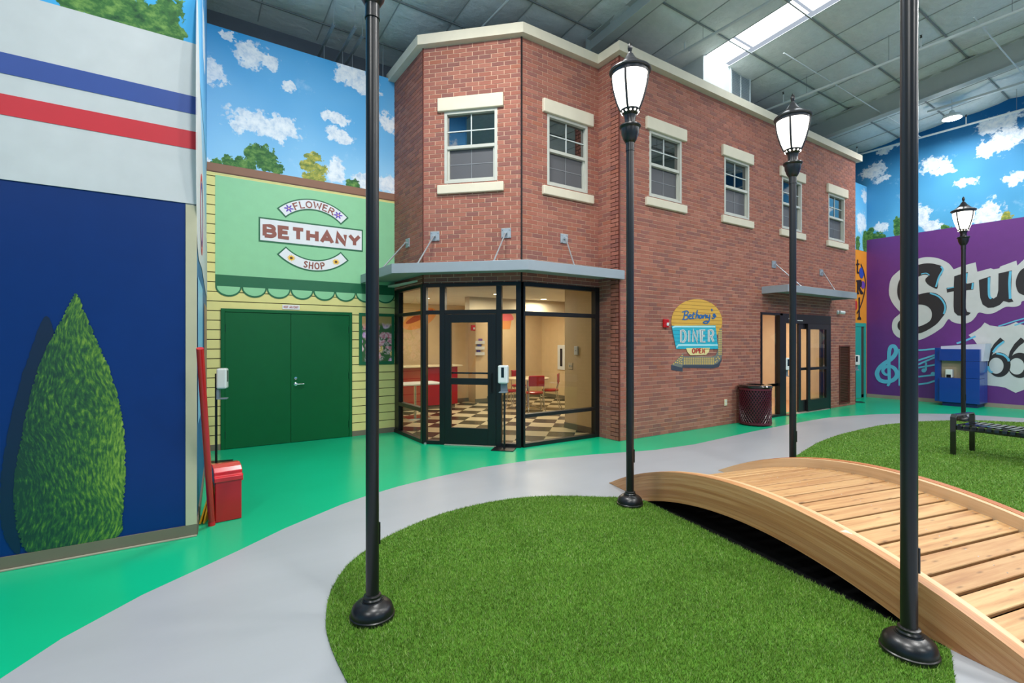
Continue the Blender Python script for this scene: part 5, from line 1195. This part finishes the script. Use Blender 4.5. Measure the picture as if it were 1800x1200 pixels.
sp_ = [(4.085, 6.31, -pi / 4), (*fl(385, 815), pi * .42), (*fl(1381, 729), -.5), (*fl(1504, 706.5), -.9)]
for i, (x, y, rz) in enumerate(sp_):
    o = s0_ if i == 0 else copy_tree(s0_); o.location = (x, y, .001); o.rotation_euler = (0, 0, rz); o['label'] = SL[i]
# red bin
ax_, ay_ = fl(378, 920); bx_, by_ = fl(425, 910.5); an = math.atan2(by_ - ay_, bx_ - ax_); wdt = math.hypot(bx_ - ax_, by_ - ay_)
rb = thing('red_bin', 'bright red box bin with rounded lid on the green floor by the blue wall', 'bin', (ax_, ay_, .001), an)
hh = .37; dp = .26
box('body', (0, wdt, 0, dp, 0, hh), mat('bin_red', (178, 10, 24), .25, coat=.4), rb, bevel=.008)
pf = [(-.012, hh - .01), (-.015, hh + .03), (.01, hh + .045), (.012, hh + .075), (.05, hh + .11), (dp * .5, hh + .13), (dp - .03, hh + .12), (dp + .005, hh + .05), (dp + .005, hh - .01)]
MB().prism([(a, b) for a, b in pf], -.008, wdt + .008, M=Matrix(((0, 0, 1, 0), (1, 0, 0, 0), (0, 1, 0, 0), (0, 0, 0, 1)))).obj('lid', mat('lid_red', (206, 26, 38), .22, coat=.5), rb, bevel=.006)
MB().tube([(wdt + .012, .05, hh - .03), (wdt + .012, .05, hh + .03)], .01, 6).obj('hinge', mat('lid_red', (206, 26, 38), .22), rb)
# red pole
x0_, y0_ = fl(372, 923); 
yt, zt_ = 5.62, 0
d_ = ray(351.5, 612); t0 = (sx0 + .045) / 1
# intersect viewing ray with the plane of the block's side, 35 mm off it
nx_, ny_ = math.sin(sf[1]), -math.cos(sf[1]); k_ = ((sx0 * nx_ + sy0 * ny_) + .04) / (d_[0] * nx_ + d_[1] * ny_)
top_ = (d_[0] * k_, d_[1] * k_, CAMH + d_[2] * k_)
if not (0 < top_[1] < 8.6 and .8 < top_[2] < 2.2): top_ = (.2, 5.6, 1.5)
po = thing('red_post', 'long red round post leaning against the side of the blue block', 'post', (0, 0, 0))
MB().tube([(x0_, y0_, .03), top_], .026, 14).obj('post_shaft', REDP, po, smooth=50); MB().lathe([(.03, 0), (.03, .03), (0, .035)], (x0_, y0_, 0), 14).obj('post_foot', REDP, po, smooth=40)
# folded yellow floor sign
yx, yy_ = fl(350, 923.5); ux, uy = fl(372, 916)
ys_ = thing('floor_sign', 'folded yellow plastic floor sign leaning behind the red post', 'floor sign', (0, 0, 0)); YP = mat('yellow_plastic', (232, 170, 24), .4)
a3 = Vector((yx + .01, yy_ + .02, .004)); b3 = Vector((ax_ + .0, ay_ + .14, .36)); side = Vector((.3, 1, 0)).normalized() * .28
def slab3(a, b, sd, th, name, par, m):
    up = (b - a).cross(sd).normalized() * th; v = [a, b, b + sd, a + sd]; v2 = [p + up for p in v]
    return MB().add([tuple(p) for p in v + v2], [(0, 1, 2, 3), (7, 6, 5, 4), (0, 4, 5, 1), (1, 5, 6, 2), (2, 6, 7, 3), (3, 7, 4, 0)]).obj(name, m, par)
slab3(a3, b3, side, .012, 'board', ys_, YP); slab3(a3 + Vector((.03, 0, 0)), b3 + Vector((.0, 0, -.01)), side, .012, 'board', ys_, YP)
MB().tube([b3, b3 + side], .016, 8).obj('hinge_bar', YP, ys_, smooth=50)
# wall camera, outlet
cm = thing('security_camera', 'white bullet camera on the brick wall right of the entrance canopy', 'camera', (13.62, 5.775, 2.36)); MB().lathe([(.05, 0), (.045, .03), (0, .04)], n=18, M=Matrix.Rotation(pi / 2, 4, 'X')).obj('mount', WHITE, cm, smooth=40)
MB().tube([(0, -.05, 0), (.09, -.12, -.015)], .042, 14).obj('barrel', WHITE, cm, smooth=40); MB().tube([(.09, -.12, -.015), (.098, -.126, -.0165)], .03, 12).obj('camera_lens', KNOBD, cm)
ot = thing('power_outlet', 'cream power outlet low on the brick wall left of the litter bin', 'outlet', (8.91, 5.772, .44)); box('plate', (-.045, .045, -.008, 0, -.065, .065), LAMI, ot, bevel=.003)
for s_ in (-1, 1): box('socket', (-.018, .018, -.011, -.008, s_ * .028 - .016, s_ * .028 + .016), WHITE, ot)

# ================================================================== DINER SIGN painted on the brick
ds = empty('diner_sign', (0, 5.7735, 0), 0, label='painted yellow and turquoise Bethany DINER OPEN sign with arrow on the brick', category='sign'); PD = Paint(None, ds)
D = lambda x, y: onY(1160 + x / 7.5, 510 + y / 7.5, 5.77)
MUS = mat('sign_mustard', (214, 166, 66), .6); TQ = mat('sign_turquoise', (40, 172, 196), .5); TQL = mat('sign_pale_turquoise', (170, 226, 232), .5); CW = mat('sign_offwhite', (214, 218, 214), .5)
SB = mat('sign_blue', (24, 96, 160), .5); SR = mat('sign_brick_red', (176, 50, 46), .5); SGR = mat('sign_dark_grey', (58, 66, 80), .6); SGM = mat('sign_mid_grey', (112, 116, 110), .6); CR = mat('sign_cream', (230, 214, 150), .5)
PD.polys('sun_disc', [[D(485 + 335 * math.cos(t), 412 - 295 * math.sin(t)) for t in np.linspace(-.62, pi + .17, 40)]], MUS, 1)
PD.polys('arrow_shadow', [[D(*p) for p in ((148, 985), (300, 1010), (300, 985), (690, 975), (760, 950), (815, 880), (815, 920), (775, 1010), (700, 1030), (300, 1020), (300, 1072), (150, 1050))]], SGR, 1)
arrow = [(785, 505), (818, 505), (818, 860), (800, 920), (750, 970), (690, 985), (300, 985), (290, 1020), (150, 985), (310, 825), (305, 870), (680, 875), (735, 855), (760, 800), (765, 560)]
PD.polys('arrow', [[D(*p) for p in arrow]], SGM, 2)
dots = [(x_, y_) for x_ in range(320, 720, 24) for y_ in (895, 920, 945, 968)] + [(x_, y_) for y_ in range(530, 850, 24) for x_ in (778, 803)] + [(x_, y_) for x_, y_ in ((290, 860), (270, 885), (290, 890), (250, 905), (275, 915), (230, 925), (255, 935), (285, 940), (205, 950), (232, 955), (262, 960), (285, 968), (180, 970), (740, 900), (765, 880), (750, 930), (730, 945), (780, 900))]
ab = PD.polys('arrow_bulbs', [[D(x_ + 9 * math.cos(t), y_ + 9 * math.sin(t)) for t in np.linspace(0, 2 * pi, 7)[:-1]] for x_, y_ in dots], mat('bulb_yellow', (222, 186, 90), .6), 3); ab['kind'] = 'stuff'
PD.polys('board', [[D(*p) for p in ((150, 470), (730, 462), (765, 775), (212, 772))]], TQ, 4)
PD.polys('board_highlight', [qd for l in ([(160, 492), (195, 478), (725, 482)], [(215, 755), (240, 722), (758, 722)]) for qd in ribbon2d([D(*p) for p in l], .028)], TQL, 6)
def dmap(quads, x0, x1, yb0, yt0, slope=0.0): return quads
def warp_text(txt, pbl, pbr, h_l, wd, gap=.2, slant=0.0):
    """text strokes laid in crop pixels then projected on the wall"""
    W = sum(GL[c][1] for c in txt) + gap * (len(txt) - 1); out = []; x = 0
    for c in txt:
        ls, gw = GL[c]
        for l in ls: out += ribbon2d([(pbl[0] + (pbr[0] - pbl[0]) * (x + a) / W + slant * b, pbl[1] + (pbr[1] - pbl[1]) * (x + a) / W - b * h_l) for a, b in l], wd)
        x += gw + gap
    return [[D(*p) for p in qd] for qd in out]
PD.polys('diner_letters', warp_text('DINER', (266, 682), (700, 678), 152, 27, gap=.38), CW, 7)
PD.polys('letter_tubes', warp_text('DINER', (266, 682), (700, 678), 152, 6, gap=.38), mat('sign_tube', (130, 150, 160), .5), 9)
PD.polys('open_plaque', [[D(*p) for p in ((340, 762), (655, 757), (640, 812), (605, 850), (395, 855), (360, 815))]], CR, 5)
PD.polys('open_letters', warp_text('OPEN', (420, 828), (585, 826), 58, 12, gap=.25), SR, 8)
scr_ = [[(330, 275), (310, 385)], [(290, 290), (345, 272), (372, 290), (355, 322), (322, 328), (362, 335), (370, 362), (340, 385), (290, 382)],
        [(385, 350), (410, 340), (405, 322), (385, 330), (385, 370), (420, 372)], [(445, 290), (428, 365), (455, 370)], [(425, 318), (465, 312)],
        [(492, 262), (470, 375)], [(474, 345), (495, 322), (505, 340), (500, 372)], [(545, 325), (520, 335), (525, 370), (548, 355), (550, 325), (555, 370)],
        [(572, 325), (568, 372)], [(570, 345), (595, 322), (603, 340), (602, 370)], [(622, 322), (622, 360), (648, 355)], [(655, 318), (645, 400), (610, 438), (570, 425), (600, 408), (650, 412)], [(680, 245), (684, 275)], [(735, 350), (712, 312), (700, 335), (722, 352), (700, 372), (682, 362)]]
PD.polys('bethanys_script', [[D(*p) for p in qd] for l in scr_ for qd in ribbon2d(smooth_poly(l, 4, False) if len(l) > 2 else l, 15)], SB, 3)

def joints(name, poly, m, layer):
    qs = []
    for kk in range(int(1.0 / CH), int(2.5 / CH)):
        z = kk * CH; xs = []
        for i in range(len(poly)):
            a, b = poly[i], poly[(i + 1) % len(poly)]
            if (a[1] > z) != (b[1] > z): xs.append(a[0] + (b[0] - a[0]) * (z - a[1]) / (b[1] - a[1]))
        xs.sort()
        for a, b in zip(xs[::2], xs[1::2]): qs.append([(a, z - .004), (b, z - .004), (b, z + .004), (a, z + .004)])
    o = PD.polys(name, qs, m, layer); o['kind'] = 'stuff'
joints('joint_lines', [D(485 + 335 * math.cos(t), 412 - 295 * math.sin(t)) for t in np.linspace(-.62, pi + .17, 40)], mat('sign_mustard_dark', (168, 122, 48), .7), 2)
joints('joint_lines', [D(*p) for p in ((150, 470), (730, 462), (765, 775), (212, 772))], mat('sign_turquoise_dark', (26, 138, 160), .7), 5)
